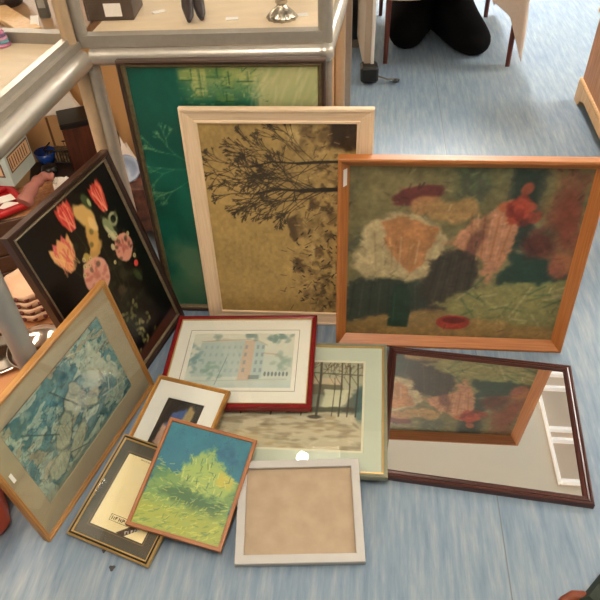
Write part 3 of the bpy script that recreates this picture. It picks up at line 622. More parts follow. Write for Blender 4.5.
a.poly([(.50, .02), (.62, -.01), (1.02, .26), (1.02, .36)], (66, 42, 30), .006, .92)
a.build('paper', .0395, .0415, -.0085, art_mat('cream_paper', .6), e)
def print_marks(n, x, y, size, rot, mat, parent, z, seed):     # the photo's print is too small to read: letter-like strokes only
    m = MB(); r = random.Random(seed); R = Matrix.Translation((x, y, z)) @ Matrix.Rotation(rot, 4, 'Z'); t = size*.16
    for k in range(n):
        u = k*size*.78
        m.box((u, 0, 0), (u + t, size*.7, .0002), R)
        if r.random() < .7: m.box((u + t, size*.7 - t, 0), (u + size*.5, size*.7, .0002), R)
        if r.random() < .5: m.box((u + t, size*.3, 0), (u + size*.42, size*.3 + t, .0002), R)
        if r.random() < .6: m.box((u + size*.42, r.choice((0, size*.3)), 0), (u + size*.42 + t, size*.6, .0002), R)
    o = m.build('lettering', mat, parent); o['kind'] = 'stuff'; return o
INK = plain('brown_ink', (84, 58, 42), .7)
print_marks(5, .088, .070, .013, .0, INK, e, -.0083, 2)
rect_line('stamp_border', .083, .0665, .146, .083, -.0084, .001, INK, e)
print_marks(5, .142, .048, .010, math.radians(30), WHITE, e, -.0083, 5)
print_marks(14, .082, .232, .0045, -.05, INK, e, -.0083, 9)
sheet('glass', w, h, .010, -.004, PICGLASS, e, t=.0005); sheet('backing_board', w, h, .008, -.012, BROWNWOOD, e)

# --- thin wooden frame with a blue and green landscape (plain stand-in)
e, w, h = frame_thing('blue', 'thin wooden frame with blue sky and yellow-green field painting')
ring('frame', w, h, [(0, -.014), (0, -.001), (.001, 0), (.009, 0), (.010, -.002), (.010, -.014)], wood('thin_oak_strip', (164, 104, 54), (130, 76, 36), .45), e)
a = Art(w-.02, h-.02, (30, 96, 118), 230)
a.mix(np.clip((a.Y-.4)*2, 0, 1)*a.fbm(6, 7, 4, 93), (52, 128, 140)); a.mix(np.clip(a.fbm(4, 4, 4, 94)*4-2.3, 0, 1)*.6, (16, 64, 104))
a.poly([(0, 0), (0, .40), (.12, .50), (.34, .57), (.50, .66), (.62, .70), (.80, .62), (1, .56), (1, 0)], (110, 142, 74), .03, .96, .10, 95)
a.poly([(.3, .60), (.5, .78), (.60, .84), (.70, .72), (.98, .58), (.9, .4), (.4, .4)], (146, 168, 88), .05, .9, .12, 96)
a.poly([(.1, .34), (.4, .44), (.95, .36), (.9, .22), (.4, .26)], (56, 92, 56), .06, .85, .12, 97)
a.mix(np.clip((.30-a.Y)*8, 0, 1)*.9, (150, 158, 62)); a.poly([(.72, .52), (.95, .50), (.92, .62), (.76, .66)], (188, 168, 62), .04, .7, .08, 98)
a.ell(.1, .5, .1, .06, (74, 118, 76), .5, 0, .8, .5, 99)
for i in range(260):
    x, y = rng.rand(), .62*rng.rand(); an = .4*rng.randn() + (0 if y > .3 else .4)
    a.line([(x, y), (x+.045*math.cos(an)/a.a, y+.045*math.sin(an))], .007, [(176, 186, 92), (84, 128, 66), (60, 98, 74), (196, 188, 84), (124, 160, 104)][i % 5], .6)
for i in range(90):
    x, y = rng.rand(), .66+.34*rng.rand(); a.line([(x, y), (x+.03*rng.randn(), y+.02*rng.randn())], .008, (38, 112, 132) if i % 2 else (20, 76, 108), .4)
for i in range(46):
    x, y = .34+.55*rng.rand(), .40+.30*rng.rand(); a.line([(x, y), (x+.02*rng.randn(), y+.05)], .009, [(196, 200, 112), (50, 84, 60), (120, 150, 96)][i % 3], .6)
for i in range(120):
    x, y = rng.rand(), .30*rng.rand(); a.line([(x, y), (x+.06*rng.rand(), y+.03*rng.rand())], .010, [(180, 186, 78), (136, 150, 58), (98, 128, 60)][i % 3], .6)
a.build('painting', .01, .01, -.004, art_mat('brushy_landscape', .45, .5), e)
sheet('backing_board', w, h, .006, -.008, BROWNWOOD, e)

# --- grey empty frame
e, w, h = frame_thing('grey', 'light grey wooden frame with empty brown hardboard, nearest the camera')
ring('frame', w, h, [(0, -.020), (0, -.002), (.0015, 0), (.020, 0), (.0215, -.0015), (.0215, -.020)], plain('light_grey_paint', (182, 180, 176), .5, noise=.03), e)
sheet('hardboard', w, h, .018, -.009, plain('brown_hardboard', (172, 152, 126), .65, noise=.12, scale=26, col2=(160, 140, 114)), e, t=.003)
ring('rebate_edge_strip', w, h, [(.0215, -.012), (.0215, -.0085), (.0228, -.0085), (.0228, -.012)], plain('brown_edge', (150, 120, 92), .7), e)  # thin brown strip round the hardboard, just inside the frame

# ------------------------------------------------------------------ display cabinets
ZR = .86
P0 = at(84, 57, ZR); PR = at(325, 52, ZR); PL = at(0, 137, ZR)
dl = (PL - P0).normalized()                       # towards the camera along the left cabinet
db = (PR - P0).normalized(); dd = Vector((math.sin(SK+.02), math.cos(SK+.02), 0))     # depth direction
dlx = Vector((-dl.y, dl.x, 0)); dlx = dlx if dlx.x < 0 else -dlx     # into the left cabinet
UP = Vector((0, 0, 1))
def quad_slab(a, b, c, d, z0, z1): # four xy corners
    m = MB(); m.prism([Vector((p.x, p.y, z0)) for p in (a, b, c, d)], [Vector((p.x, p.y, z1)) for p in (a, b, c, d)]); return m
def lift(p, z): return Vector((p.x, p.y, z))
# rear cabinet
rc = empty('display_cabinet', 'rear aluminium glass display cabinet with cream deck, behind the green picture', 'display cabinet', lift(P0, 0), group='aluminium display cabinets')
def loc(mb, root):
    mb.v = [tuple(Vector(v) - root.location) for v in mb.v]; return mb
A0 = P0 + db*.0; A1 = PR; D = .62
m = MB(); m.tube([lift(A0 + db*.02, ZR), lift(A1 - db*.01, ZR)], .0215, 20); loc(m, rc).build('front_rail', ALU, rc)
m = quad_slab(A0 + dd*.002, A1 + dd*.002, A1 + dd*.035, A0 + dd*.035, ZR + .0225, ZR + .052); loc(m, rc).build('glass_channel', ALU_D, rc)
m = quad_slab(A0 + dd*.036, A1 + dd*.036, A1 + dd*D, A0 + dd*D, ZR + .012, ZR + .034); loc(m, rc).build('deck', DECK, rc)
m = quad_slab(A0 + db*.03 + dd*.016, A1 - db*.02 + dd*.016, A1 - db*.02 + dd*.021, A0 + db*.03 + dd*.021, ZR + .05, ZR + .72); loc(m, rc).build('glass_pane', GLASS, rc)
m = MB(); m.tube([lift(A1 + dd*.01, ZR), lift(A1 + dd*.30 + db*.012, ZR), lift(A1 + dd*D + db*.02, ZR)], .0215, 18); loc(m, rc).build('side_rail', ALU, rc)
for p, r_ in ((A0 + dd*.018, .016), (A1 + dd*.02, .019)):
    m = MB(); m.tube([lift(p, ZR + .02), lift(p, ZR + .75)], r_, 16); loc(m, rc).build('upper_post', ALU_D, rc)
m = MB(); m.lathe([(0, -.024), (.015, -.02), (.0235, -.01), (.0245, 0), (.0235, .01), (.015, .02), (0, .024)], lift(A1, ZR), 20); loc(m, rc).build('corner_joint', ALU, rc)
m = MB(); m.tube([lift(A0 + db*.012 + dd*.012, 0), lift(A0 + db*.012 + dd*.012, ZR)], .019, 16); loc(m, rc).build('leg', ALU_D, rc)
m = MB(); m.tube([lift(A1 + dd*.012, 0), lift(A1 + dd*.012, ZR)], .019, 16); loc(m, rc).build('leg', ALU_D, rc)
for q, mt, r_ in ((A1 + dd*D - db*.002, POST_TAN, .020), (A0 + dd*D, ALU_D, .019)):
    m = MB(); m.tube([lift(q, 0), lift(q, ZR + .75)], r_, 14); loc(m, rc).build('rear_post', mt, rc)
m = quad_slab(A0 + dd*.10 + db*.03, A1 + dd*.10 - db*.03, A1 + dd*D - db*.02, A0 + dd*D + db*.03, .07, .09); loc(m, rc).build('lower_shelf', BROWNWOOD, rc)
m = quad_slab(A0 + dd*(D-.02) - db*.75, A1 + dd*(D-.02) - db*.02, A1 + dd*(D-.005) - db*.02, A0 + dd*(D-.005) - db*.75, .0, ZR + .01); loc(m, rc).build('back_panel', plain('tan_back_panel', (206, 164, 112), .6, noise=.1, scale=5), rc)
# left cabinet
lc = empty('display_cabinet', 'left aluminium glass display cabinet with thick rounded rail, beside the flower picture', 'display cabinet', lift(P0, 0), group='aluminium display cabinets')
B0 = P0; B1 = P0 + dl*1.15; DW = .60
m = MB(); m.tube([lift(B0 + dl*.01, ZR - .006), lift(B1, ZR - .006)], .0275, 22); loc(m, lc).build('front_rail', ALU, lc)
m = quad_slab(B0 + dlx*.0, B1 + dlx*.0, B1 + dlx*.035, B0 + dlx*.035, ZR + .022, ZR + .040); loc(m, lc).build('glass_channel', ALU_D, lc)
m = quad_slab(B0 + dlx*.016, B1 + dlx*.016, B1 + dlx*.035, B0 + dlx*.035, ZR + .040, ZR + .055); loc(m, lc).build('glass_bead', ALU, lc)
m = quad_slab(B0 + dlx*.036, B1 + dlx*.036, B1 + dlx*DW, B0 + dlx*DW, ZR + .0, ZR + .03); loc(m, lc).build('deck', DECK, lc)
m = quad_slab(B0 + dlx*.022 + dl*.03, B1 + dlx*.022, B1 + dlx*.027, B0 + dlx*.027 + dl*.03, ZR + .055, ZR + .72); loc(m, lc).build('glass_pane', GLASS, lc)
m = quad_slab(B0 + dlx*.03 - dl*.0, B0 + dlx*DW, B0 + dlx*DW - dl*.03, B0 + dlx*.03 - dl*.03, ZR + .028, ZR + .058); loc(m, lc).build('end_channel', ALU_D, lc)
m = MB(); m.tube([lift(B0 + dlx*.022 + dl*.012, ZR + .02), lift(B0 + dlx*.022 + dl*.012, ZR + .75)], .017, 16); loc(m, lc).build('upper_post', POST_TAN, lc)
m = MB(); m.tube([lift(B0 + dlx*.018, 0), lift(B0 + dlx*.018, ZR)], .018, 16); loc(m, lc).build('leg', POST_TAN, lc)
lp = Vector((-.664, 1.056, 0))
m = MB(); m.tube([lp, lift(lp, ZR - .02)], .027, 22); loc(m, lc).build('leg', plain('grey_painted_leg', (150, 150, 146), .4, .4), lc)
for q in (B1 + dlx*DW, B1):
    m = MB(); m.tube([lift(q, 0), lift(q, ZR)], .018, 12); loc(m, lc).build('leg', ALU_D, lc)
m = quad_slab(B0 + dlx*.09 + dl*.02, B1 + dlx*.09, B1 + dlx*DW, B0 + dlx*DW + dl*.02, .05, .075); loc(m, lc).build('lower_shelf', plain('warm_lower_shelf', (196, 138, 92), .5, noise=.15, scale=6), lc)
for root, p_, q_, n_ in ((lc, B0 + dlx*.25 + dl*.05, B1 + dlx*.25, 5.0), (rc, A0 + dd*.25 + db*.14, A1 + dd*.25, 3.0)):  # warm fill strips added under both decks to brighten the stored things
    mid = (p_ + q_)/2; L_ = (q_ - p_).length
    m = MB(); m.tube([lift(p_, ZR - .022), lift(q_, ZR - .022)], .010, 10); loc(m, root).build('added_fill_strip', DIFF, root)
    l = area('added_cabinet_fill', lift(mid, ZR - .036), .03, L_, n_, (1, .82, .62)); d_ = (q_ - p_); l.rotation_euler.z = math.atan2(-d_.x, d_.y)
# neighbouring stand further back, with a white upright
q = at(347, 90, .0); q = Vector((q.x, q.y, 0)).normalized() * 2.55
nb = empty('shelf_upright', 'pale metal upright beside rear cabinet, just above the cream frame', 'shelf upright', q)
m = MB(); m.box((-.014, -.02, .01), (.014, .02, 1.5), bev=.003); m.build('post', ALU, nb)
m = MB(); m.box((-.02, -.08, 0), (.02, .08, .012), bev=.003); m.build('foot', ALU_D, nb)

# ------------------------------------------------------------------ things on the rear deck
ZD = ZR + .034
def top(px, py, z=ZD): return at(px, py, z)
c = top(111, 21); e = empty('storage_box', 'dark brown box with white label on the rear deck', 'box', c); e.rotation_euler.z = -.05
m = MB(); m.box((-.066, 0, 0), (.066, .12, .075), bev=.003); m.build('carton', plain('dark_brown_card', (82, 62, 44), .6, noise=.3, scale=20), e)
m = MB(); m.box((-.070, -.003, .060), (.070, .124, .09), bev=.003); m.build('lid', plain('tan_card_lid', (150, 118, 80), .6, noise=.1), e)
m = MB(); m.box((-.012, -.0015, .012), (.035, -.0003, .046)); m.build('paper_label', WHITE, e)
# dark carved shoes
c = top(194, 25); e = empty('carved_ornament', 'dark brown carved ornament with two pointed tips on rear deck', 'ornament', c)
m = MB(); m.tube([(-.012, -.0, .010), (-.012, .02, .018), (-.018, .05, .03), (-.020, .09, .07), (-.015, .12, .13)], [.005, .012, .016, .017, .012], 14); m.build('toe', plain('dark_carved_wood', (52, 34, 28), .35, noise=.3, scale=40), e)
m = MB(); m.tube([(.022, .01, .012), (.018, .035, .018), (.010, .07, .03), (.004, .10, .07), (-.005, .13, .13)], [.006, .013, .017, .017, .012], 14); m.build('toe', bpy.data.materials['dark_carved_wood'], e)
# silver vase foot
SIL = plain('chased_silver', (196, 186, 170), .22, 1.0, noise=.5, scale=70, bump=.8)
c = top(282, 18); e = empty('silver_vase', 'silver vase with flared patterned foot at right of rear deck', 'vase', c)
fl = lambda a_, j: .05*math.cos(a_*12) if j < 4 else 0
m = MB(); m.lathe([(0, 0), (.040, 0), (.041, .004), (.036, .012), (.026, .022), (.016, .030), (.013, .036)], n=96, wob=fl); m.build('foot', SIL, e)
m = MB(); m.lathe([(.013, .036), (.017, .042), (.015, .05), (.022, .07), (.034, .10), (.038, .14), (.03, .19), (.026, .22), (.032, .235), (.028, .235), (.024, .2), (0, .19)], n=40); m.build('body', SIL, e)
for (px, py, w_, lb, r_) in ((232, 19, .034, 'white price tag in the middle of rear deck, left of silver vase', 0), (159, 12, .036, 'white price tag lying right of the dark brown box', .5), (303, 15, .026, 'white price tag lying right of silver vase', .2)):
    c = top(px, py); m = MB(); m.box((-w_/2, -.010, 0), (w_/2, .010, .002)); o = m.build('price_tag', WHITE); o.location = c; o.rotation_euler.z = r_
    o['label'] = lb; o['category'] = 'price tag'; o['group'] = 'price tags on the deck'
# things seen through the left cabinet glass
ZL = ZR + .03
sh = at(30, 16, ZL)
e = empty('side_counter', 'brown wooden side counter seen behind the left cabinet glass', 'counter', (-.95, 2.15, 0))
m = MB(); m.box((-.75, -.42, ZL - .03), (.405, .6, ZL), bev=.004); m.build('counter_top', plain('brown_counter_top', (150, 108, 66), .45, noise=.3, scale=5, stretch=(4, .6, 1)), e)
for x in (-.7, .3):
    for y in (.25, .55): m = MB(); m.box((x - .02, y - .02, 0), (x + .02, y + .02, ZL - .03)); m.build('leg', ALU_D, e)
c = at(46, 18, ZL); e = empty('black_handset', 'black handset with grey screen standing upright behind the left cabinet', 'handset', c)
m = MB(); m.box((-.016, -.008, 0), (.016, .008, .085), bev=.004); m.build('body', BLACK, e)
m = MB(); m.box((-.010, -.0095, .03), (.010, -.0082, .06)); m.build('screen', plain('grey_screen', (150, 150, 146), .3), e)
c = at(35, 31, ZL); m = MB(); m.prism([(-.012, 0, 0), (.012, 0, 0), (.012, .002, 0), (-.012, .002, 0)], [(-.012, .03, .03), (.008, .03, .03), (.008, .032, .03), (-.012, .032, .03)]); o = m.build('folded_card', WHITE); o.location = c
o['label'] = 'small white folded card beside the black handset'; o['category'] = 'card'
c = at(10, 20, ZL); e = empty('wooden_board', 'pale wooden board lying slanted behind the left cabinet', 'board', c); e.rotation_euler.z = -.9
m = MB(); m.box((-.16, -.03, 0), (.16, .03, .014), bev=.002); m.build('board', PINE_L, e)
c = at(5, 4, ZL); e = empty('basket', 'dark brown basket at the upper left corner', 'basket', c)
m = MB(); m.lathe([(0, 0), (.05, 0), (.065, .03), (.07, .06), (.064, .06), (.055, .01), (0, .008)], n=40, wob=lambda a_, j: .02*math.cos(16*a_)); m.build('bowl', plain('dark_wicker', (64, 40, 28), .6, noise=.5, scale=80, bump=.6), e)
c = at(3, 46, ZL); e = empty('bead_ornament', 'pink and blue striped beaded ornament at left edge on deck', 'ornament', c)
for k, cl in enumerate(((196, 116, 150), (88, 150, 160), (206, 150, 176), (120, 90, 130), (190, 110, 140))):
    m = MB(); pts = [(.018*math.cos(t_/10*6.283)*(1 - .12*k), .018*math.sin(t_/10*6.283)*(1 - .12*k), .005 + .008*k) for t_ in range(11)]; m.tube(pts, .005, 10, False); m.build('bead_ring', plain('bead_%d' % k, cl, .3), e)

# ------------------------------------------------------------------ things under the left cabinet
ZS = .075
def rotz(o, a_): o.rotation_euler.z = a_; return o
c = at(42, 328, ZS); cx, cy = c.x - .03, c.y + .08
STK = 'stacked cream cutwork bowls'
wav = lambda a_, j: .035*math.cos(9*a_)
zz = ZS; HOLE = plain('dark_red_hole', (104, 44, 40), .5); CERA = plain('cream_pink_ceramic', (226, 190, 160), .35, noise=.06)
for k in range(4):
    e = empty('cutwork_bowl', ['cream cutwork bowl at the bottom of the stack on left lower shelf', 'second cream bowl up in the stack beside cabinet leg', 'third cream bowl up in the stack beside cabinet leg', 'topmost cream bowl of the stack, with dark red holes'][k], 'bowl', (cx, cy, zz), group=STK)
    m = MB(); m.lathe([(0, 0), (.045, 0), (.062, .012), (.074, .035), (.078, .05), (.074, .05), (.068, .034), (.056, .016), (.04, .006), (0, .006)], n=72, wob=wav); m.mark(); m.mat2 = HOLE
    for i in range(14):
        a_ = i/14*6.283; R = Matrix.Rotation(a_, 4, 'Z') @ Matrix.Translation((.0745, 0, .034)) @ Matrix.Rotation(math.radians(72), 4, 'Y')
        m.lathe([(0, .0), (.008, .0), (.0085, .0012), (0, .0022)], n=10, M=R)
    m.build('bowl', CERA, e); zz += .028
c = at(8, 268, ZS + .02); e = empty('cutwork_plate', 'pink cutwork plate with dark red holes standing at left edge', 'plate', (c.x - .02, c.y, ZS + .075), group=None)
R = Matrix.Rotation(math.radians(62), 4, 'X') @ Matrix.Rotation(.2, 4, 'Y')
m = MB(); m.lathe([(0, 0), (.05, 0), (.072, .008), (.078, .012), (.074, .014), (.05, .004), (0, .004)], n=60, wob=wav, M=R); m.mark(); m.mat2 = HOLE
for i in range(12):
    a_ = i/12*6.283; R2 = R @ Matrix.Translation((.062*math.cos(a_), .062*math.sin(a_), .0075)); m.lathe([(0, 0), (.007, 0), (.006, .001), (0, .0015)], n=10, M=R2)
m.build('plate', plain('pink_ceramic', (230, 196, 176), .35), e)
POL = plain('polished_silver', (214, 206, 200), .12, 1.0)
c = at(48, 350, ZS); e = empty('silver_dish', 'polished silver dish behind the gold frame, below the bowl stack', 'dish', (c.x - .015, c.y - .01, ZS)); e.scale = (1.25, 1.25, 1.25)
m = MB(); m.lathe([(0, 0), (.04, 0), (.055, .012), (.075, .022), (.078, .025), (.074, .026), (.052, .016), (.036, .005), (0, .005)], n=48); m.build('bowl', POL, e)
c = at(3, 356, ZS); e = empty('silver_tray', 'oval silver tray at the left edge behind cabinet leg', 'tray', (c.x, c.y, ZS))
m = MB(); m.lathe([(0, .004), (.06, .004), (.075, .012), (.09, .014), (.088, .018), (.073, .016), (.058, .008), (0, .008)], n=48); m.build('tray', POL, e)
# crate, red tray and pale blue box
def obox(name, label, cat, px, py, z0, sx, sy, hz, mat, rz=0., part='body', grp=None, dy=None):
    c = at(px, py, z0); e = empty(name, label, cat, (c.x, c.y, z0), group=grp); e.rotation_euler.z = rz
    m = MB(); m.box((-sx/2, 0 if dy is None else dy, 0), (sx/2, sy, hz), bev=.003); m.build(part, mat, e); return e
c = at(10, 222, .33)
e = empty('wooden_crate', 'dark brown wooden crate carrying the red tray under the left cabinet', 'crate', (c.x - .02, c.y, ZS)); e.rotation_euler.z = .35
for k in range(4): m = MB(); m.box((-.17, -.0, .005 + k*.065), (.17, .012, .06 + k*.065), bev=.002); m.build('slat', plain('dark_crate_wood_%d' % k, (74, 48, 32), .6, noise=.3, scale=20, stretch=(1, 1, 6)), e)
m = MB(); m.box((-.17, .012, 0), (.17, .20, .255), bev=.002); m.build('crate_body', BROWNWOOD, e)
def edgebox(pa, pb, depth, z0, z1):       # prism on the ground line pa-pb, going away from the camera
    u_ = (pb - pa); n_ = Vector((-u_.y, u_.x, 0)).normalized(); n_ = n_ if n_.dot(pa) > 0 else -n_
    q = [pa, pb, pb + n_*depth, pa + n_*depth]; return [lift(p_, z0) for p_ in q], [lift(p_, z1) for p_ in q], n_
def rel(pts, o): return [p_ - o for p_ in pts]
ta, tb = at(-30, 232, .335), at(27, 209, .335)
e = empty('red_tray', 'red lacquer tray below the pale blue box', 'tray', ta)
b_, t_, n_ = edgebox(ta, tb, .15, .335, .341); m = MB(); m.prism(rel(b_, ta), rel(t_, ta))
for p_, q_ in ((0, 1), (1, 2), (2, 3), (3, 0)):
    m.tube([b_[p_] - ta + Vector((0, 0, .016)), b_[q_] - ta + Vector((0, 0, .016))], .013, 8)
m.build('tray', plain('red_lacquer', (160, 24, 28), .35), e)
for k, (px_, py_, an_, lb) in enumerate(((6, 200, .5, 'upper white slip of paper on the red tray'), (12, 206, -.2, 'lower white slip of paper on the red tray'))):
    c = at(px_, py_, .349); m = MB(); m.box((-.035, -.02, 0), (.035, .02, .002)); o = m.build('paper_slip', WHITE); o.location = c + Vector((0, 0, .004*(1-k))); o.rotation_euler.z = an_; o['label'] = lb; o['category'] = 'paper'
zb = .362
pa = at(15, 187, zb); pb = at(36, 163, zb); u_ = (pb - pa).normalized(); n_ = Vector((-u_.y, u_.x, 0)); n_ = n_ if n_.x < 0 else -n_
M = Matrix(((u_.x, -n_.x, 0, pa.x), (u_.y, -n_.y, 0, pa.y), (0, 0, 1, zb), (0, 0, 0, 1))); LB = (pb - pa).length
e = empty('pale_blue_box', 'pale blue carton with brown striped panels at the left edge', 'box', M=M)
m = MB(); m.box((0, -.16, 0), (LB, 0, .17), bev=.002); m.build('carton', plain('pale_blue_card', (176, 194, 192), .55, noise=.05), e)
BRL = plain('brown_print', (96, 66, 50), .6); BEI = plain('beige_print', (206, 176, 140), .6)
m = MB(); m.box((.012, .0002, .045), (LB-.008, .001, .105)); m.build('printed_panel', BRL, e)
m = MB(); m.box((.017, .001, .05), (LB-.013, .0016, .10)); m.build('printed_field', BEI, e)
m = MB()
for k in range(8): m.box((.021 + k*(LB-.042)/8, .0016, .055), (.026 + k*(LB-.042)/8, .002, .095))
m.build('printed_stripes', BRL, e)
m = MB(); m.box((-.001, -.14, .035), (-.0002, -.02, .085)); m.build('front_printed_panel', BRL, e)
m = MB(); m.box((-.0016, -.135, .04), (-.001, -.025, .08)); m.build('front_printed_field', BEI, e)
# pink cloth roll, blue bowl, wire basket, papers, blue book, dark box, pale vessel
c = at(24, 200, .36); m = MB()
q0 = at(24, 203, .372); q1 = at(33, 186, .40); q2 = at(43, 176, .41); q3 = at(54, 177, .40)
pp = []
for a_, b_ in ((q0, q1), (q1, q2), (q2, q3)):
    for k in range(5): pp.append(a_.lerp(b_, k/5))
pp.append(q3)
for _ in range(3): pp = [pp[0]] + [(pp[i-1] + pp[i]*2 + pp[i+1])/4 for i in range(1, len(pp)-1)] + [pp[-1]]
m.tube(pp, [.024 - .012*i/15 + .003*math.sin(i*1.9) for i in range(len(pp))], 16); o = m.build('pink_cloth_roll', plain('dusty_pink_cloth', (152, 98, 88), .7, noise=.15, scale=30, bump=.4)); o['label'] = 'dusty pink rolled cloth bending over the red tray'; o['category'] = 'cloth'
ZB = .30
e = empty('storage_crate', 'dark storage crate behind the flower picture, full of bric-a-brac', 'crate', (at(78, 178, ZB).x, at(78, 178, ZB).y, ZS)); e.rotation_euler.z = .25
m = MB(); m.box((-.17, 0, 0), (.06, .17, ZB - ZS), bev=.004); m.build('crate_body', plain('dark_crate', (50, 36, 30), .6, noise=.3), e)
c = at(47, 166, ZB); e = empty('blue_bowl', 'cobalt blue bowl beside the wire basket', 'bowl', (c.x, c.y + .02, ZB))
m = MB(); m.lathe([(0, 0), (.02, 0), (.032, .02), (.038, .05), (.035, .05), (.028, .02), (0, .006)], n=36); m.build('bowl', plain('cobalt_glaze', (24, 66, 150), .25), e)
c = at(66, 166, ZB); e = empty('wire_basket', 'dark wire basket with vertical ribs behind the flower picture', 'basket', (c.x, c.y + .05, ZB)); e.rotation_euler.z = -.15
m = MB()
for z_ in (.006, .055): m.tube([(-.07, -.035, z_), (.07, -.035, z_), (.07, .035, z_), (-.07, .035, z_), (-.07, -.035, z_)], .003, 8, False)
for k in range(13):
    x = -.068 + k*.0113
    for y in (-.035, .035): m.tube([(x, y, .006), (x, y, .055)], .0015, 6)
m.build('wire_frame', BLACK, e)
m = MB(); m.box((-.062, -.03, .003), (.062, .03, .04), bev=.004); m.build('patterned_lining', plain('patterned_lining', (150, 128, 96), .6, col2=(60, 46, 36), scale=60), e)
c = at(60, 182, ZB + .02); e = empty('crumpled_paper', 'crumpled white paper sheet on top of the dark crate', 'paper', (c.x, c.y, ZB))
def crumple(sx, sy, hz, seed, n=9):
    m = MB(); r = random.Random(seed); vs = []
    for j in range(n):
        for i in range(n):
            u, v = i/(n-1)*2-1, j/(n-1)*2-1; k = max(0, 1 - max(abs(u), abs(v))**2)
            vs.append((u*sx/2 + r.uniform(-.1, .1)*sx/n*2, v*sy/2 + r.uniform(-.1, .1)*sy/n*2, .001 + hz*k*(.5 + .5*r.random())))
    fs = [[j*n+i, j*n+i+1, (j+1)*n+i+1, (j+1)*n+i] for j in range(n-1) for i in range(n-1)]
    m.add(vs, fs); b = [(x, y, .0) for x, y, z in vs]; m.add(b, [f[::-1] for f in fs]); return m
crumple(.075, .09, .04, 3).build('paper', WHITE, e)
e = obox('blue_book', 'small bright blue book behind top corner of flower picture', 'book', 84, 166, ZB, .07, .05, .03, plain('bright_blue_cover', (44, 126, 170), .5), .4, 'cover')
m = MB(); m.box((-.033, .002, .006), (.036, .049, .024)); m.build('pages', WHITE, e)
c = at(50, 172, ZB); e = empty('black_pot', 'small black pot in front of the wire basket', 'pot', (c.x + .01, c.y - .02, ZB)); m = MB(); m.lathe([(0, 0), (.022, 0), (.03, .02), (.026, .034), (.018, .04), (.0, .04)], n=30); m.build('pot', BLACK, e)
# tall pieces further in
def standing(px, pytop, Y): p_ = aty(px, pytop, Y); return Vector((p_.x, p_.y, ZS)), p_.z - ZS
c, hh = standing(76, 122, 2.08); e = empty('dark_wooden_box', 'tall dark reddish wooden box behind the left cabinet corner leg', 'box', c); e.rotation_euler.z = .35
m = MB(); m.box((-.055, 0, 0), (.055, .12, hh - .02), bev=.003); m.build('box_body', wood('dark_reddish_wood', (84, 44, 28), (46, 22, 16), .4, coord='Object'), e)
m = MB(); m.box((-.058, -.003, hh - .02), (.058, .123, hh), bev=.003); m.build('lid', BLACK, e)
c, hh = standing(50, 116, 2.18); e = empty('tan_carton', 'tall tan carton standing under the left cabinet rail', 'carton', c); e.rotation_euler.z = .12
m = MB(); m.box((-.13, 0, 0), (.10, .06, hh), bev=.003); m.build('carton', plain('tan_card', (206, 162, 112), .6, noise=.1, scale=10), e)
m = MB(); m.box((-.02, -.0015, .05), (-.012, 0, hh - .004)); m.build('card_seam', plain('dark_card_seam', (110, 74, 46), .7), e)
p_ = aty(64, 120, 2.2); e = empty('white_paper_bag', 'crumpled white paper bag on the tall tan carton', 'bag', (p_.x, c.y + .035, ZS + hh)); e.rotation_euler.z = .12
crumple(.13, .055, .13, 21, 9).build('bag', WHITE, e)
# on the rear lower shelf, left of the green picture
ZQ = .09
c = aty(143, 236, 1.95); zc = aty(134, 182, 2.0).z
e = empty('patterned_carton', 'dark brown patterned carton low between flower and green pictures', 'carton', (c.x + .02, 1.95, ZQ))
m = MB(); m.box((-.13, 0, 0), (.12, .22, zc - ZQ), bev=.003); m.build('carton', plain('dark_patterned_card', (104, 62, 46), .7, col2=(36, 22, 20), scale=26), e)
c = aty(128, 180, 2.0); e = empty('blue_grey_plate', 'blue-grey plate standing between flower and green pictures', 'plate', (c.x, 2.02, zc + .044))
R = Matrix.Rotation(math.radians(62), 4, 'X'); m = MB(); m.lathe([(0, 0), (.032, 0), (.046, .008), (.050, .010), (.046, .012), (.031, .004), (0, .004)], n=40, M=R); m.build('plate', plain('blue_grey_glaze', (126, 142, 168), .3), e)
c = aty(119, 165, 2.12); e = empty('white_plastic_bag', 'crumpled white plastic bag between flower and green pictures', 'bag', (c.x, 2.125, zc))
m = crumple(.12, .09, .14, 8, 11); m.build('bag', plain('white_plastic', (214, 206, 198), .35), e)
q0, q1 = at(96, 72, .80), at(116, 128, .30)
m = MB(); m.tube([at(92, 64, .81), at(97, 88, .72), at(105, 110, .60), at(117, 134, .45), at(122, 160, .25), at(124, 178, ZQ+.008)], .006, 8); o = m.build('black_cable', BLACK); o['label'] = 'black cable hanging under the rear cabinet, left of green picture'; o['category'] = 'cable'

# ------------------------------------------------------------------ background: rack, chair, coat, table, chest
c = at(369, 82, 0)
e = empty('mobile_panel_stand', 'white and beige mobile panel stand with black caster at top centre', 'panel stand', (c.x, c.y, 0)); e.rotation_euler.z = -.02
m = MB(); m.box((.004, 0, .09), (.022, .6, 1.5), bev=.002); m.build('panel', plain('white_panel_face', (226, 220, 214), .45), e)
m = MB(); m.box((-.03, .01, .07), (.004, .6, 1.5), bev=.002); m.build('panel_core', plain('beige_panel_core', (178, 160, 140), .6), e)
m = MB(); m.box((-.05, -.05, .012), (.045, .05, .10), bev=.012); m.build('caster_housing', BLACK, e)
m = MB(); m.tube([(-.03, 0, .02), (.025, 0, .02)], .02, 18); m.build('caster_wheel', BLACK, e)
m = MB(); m.tube([(.045, -.02, .04), (.10, -.03, .025), (.13, -.025, .02)], [.005, .005, .006], 8); m.build('brake_lever', plain('steel_lever', (110, 104, 98), .4, .6), e)
m = MB(); m.lathe([(0, 0), (.02, 0), (.022, .006), (0, .012)], (.142, -.022, .012), 18); m.build('lever_pad', BLACK, e)
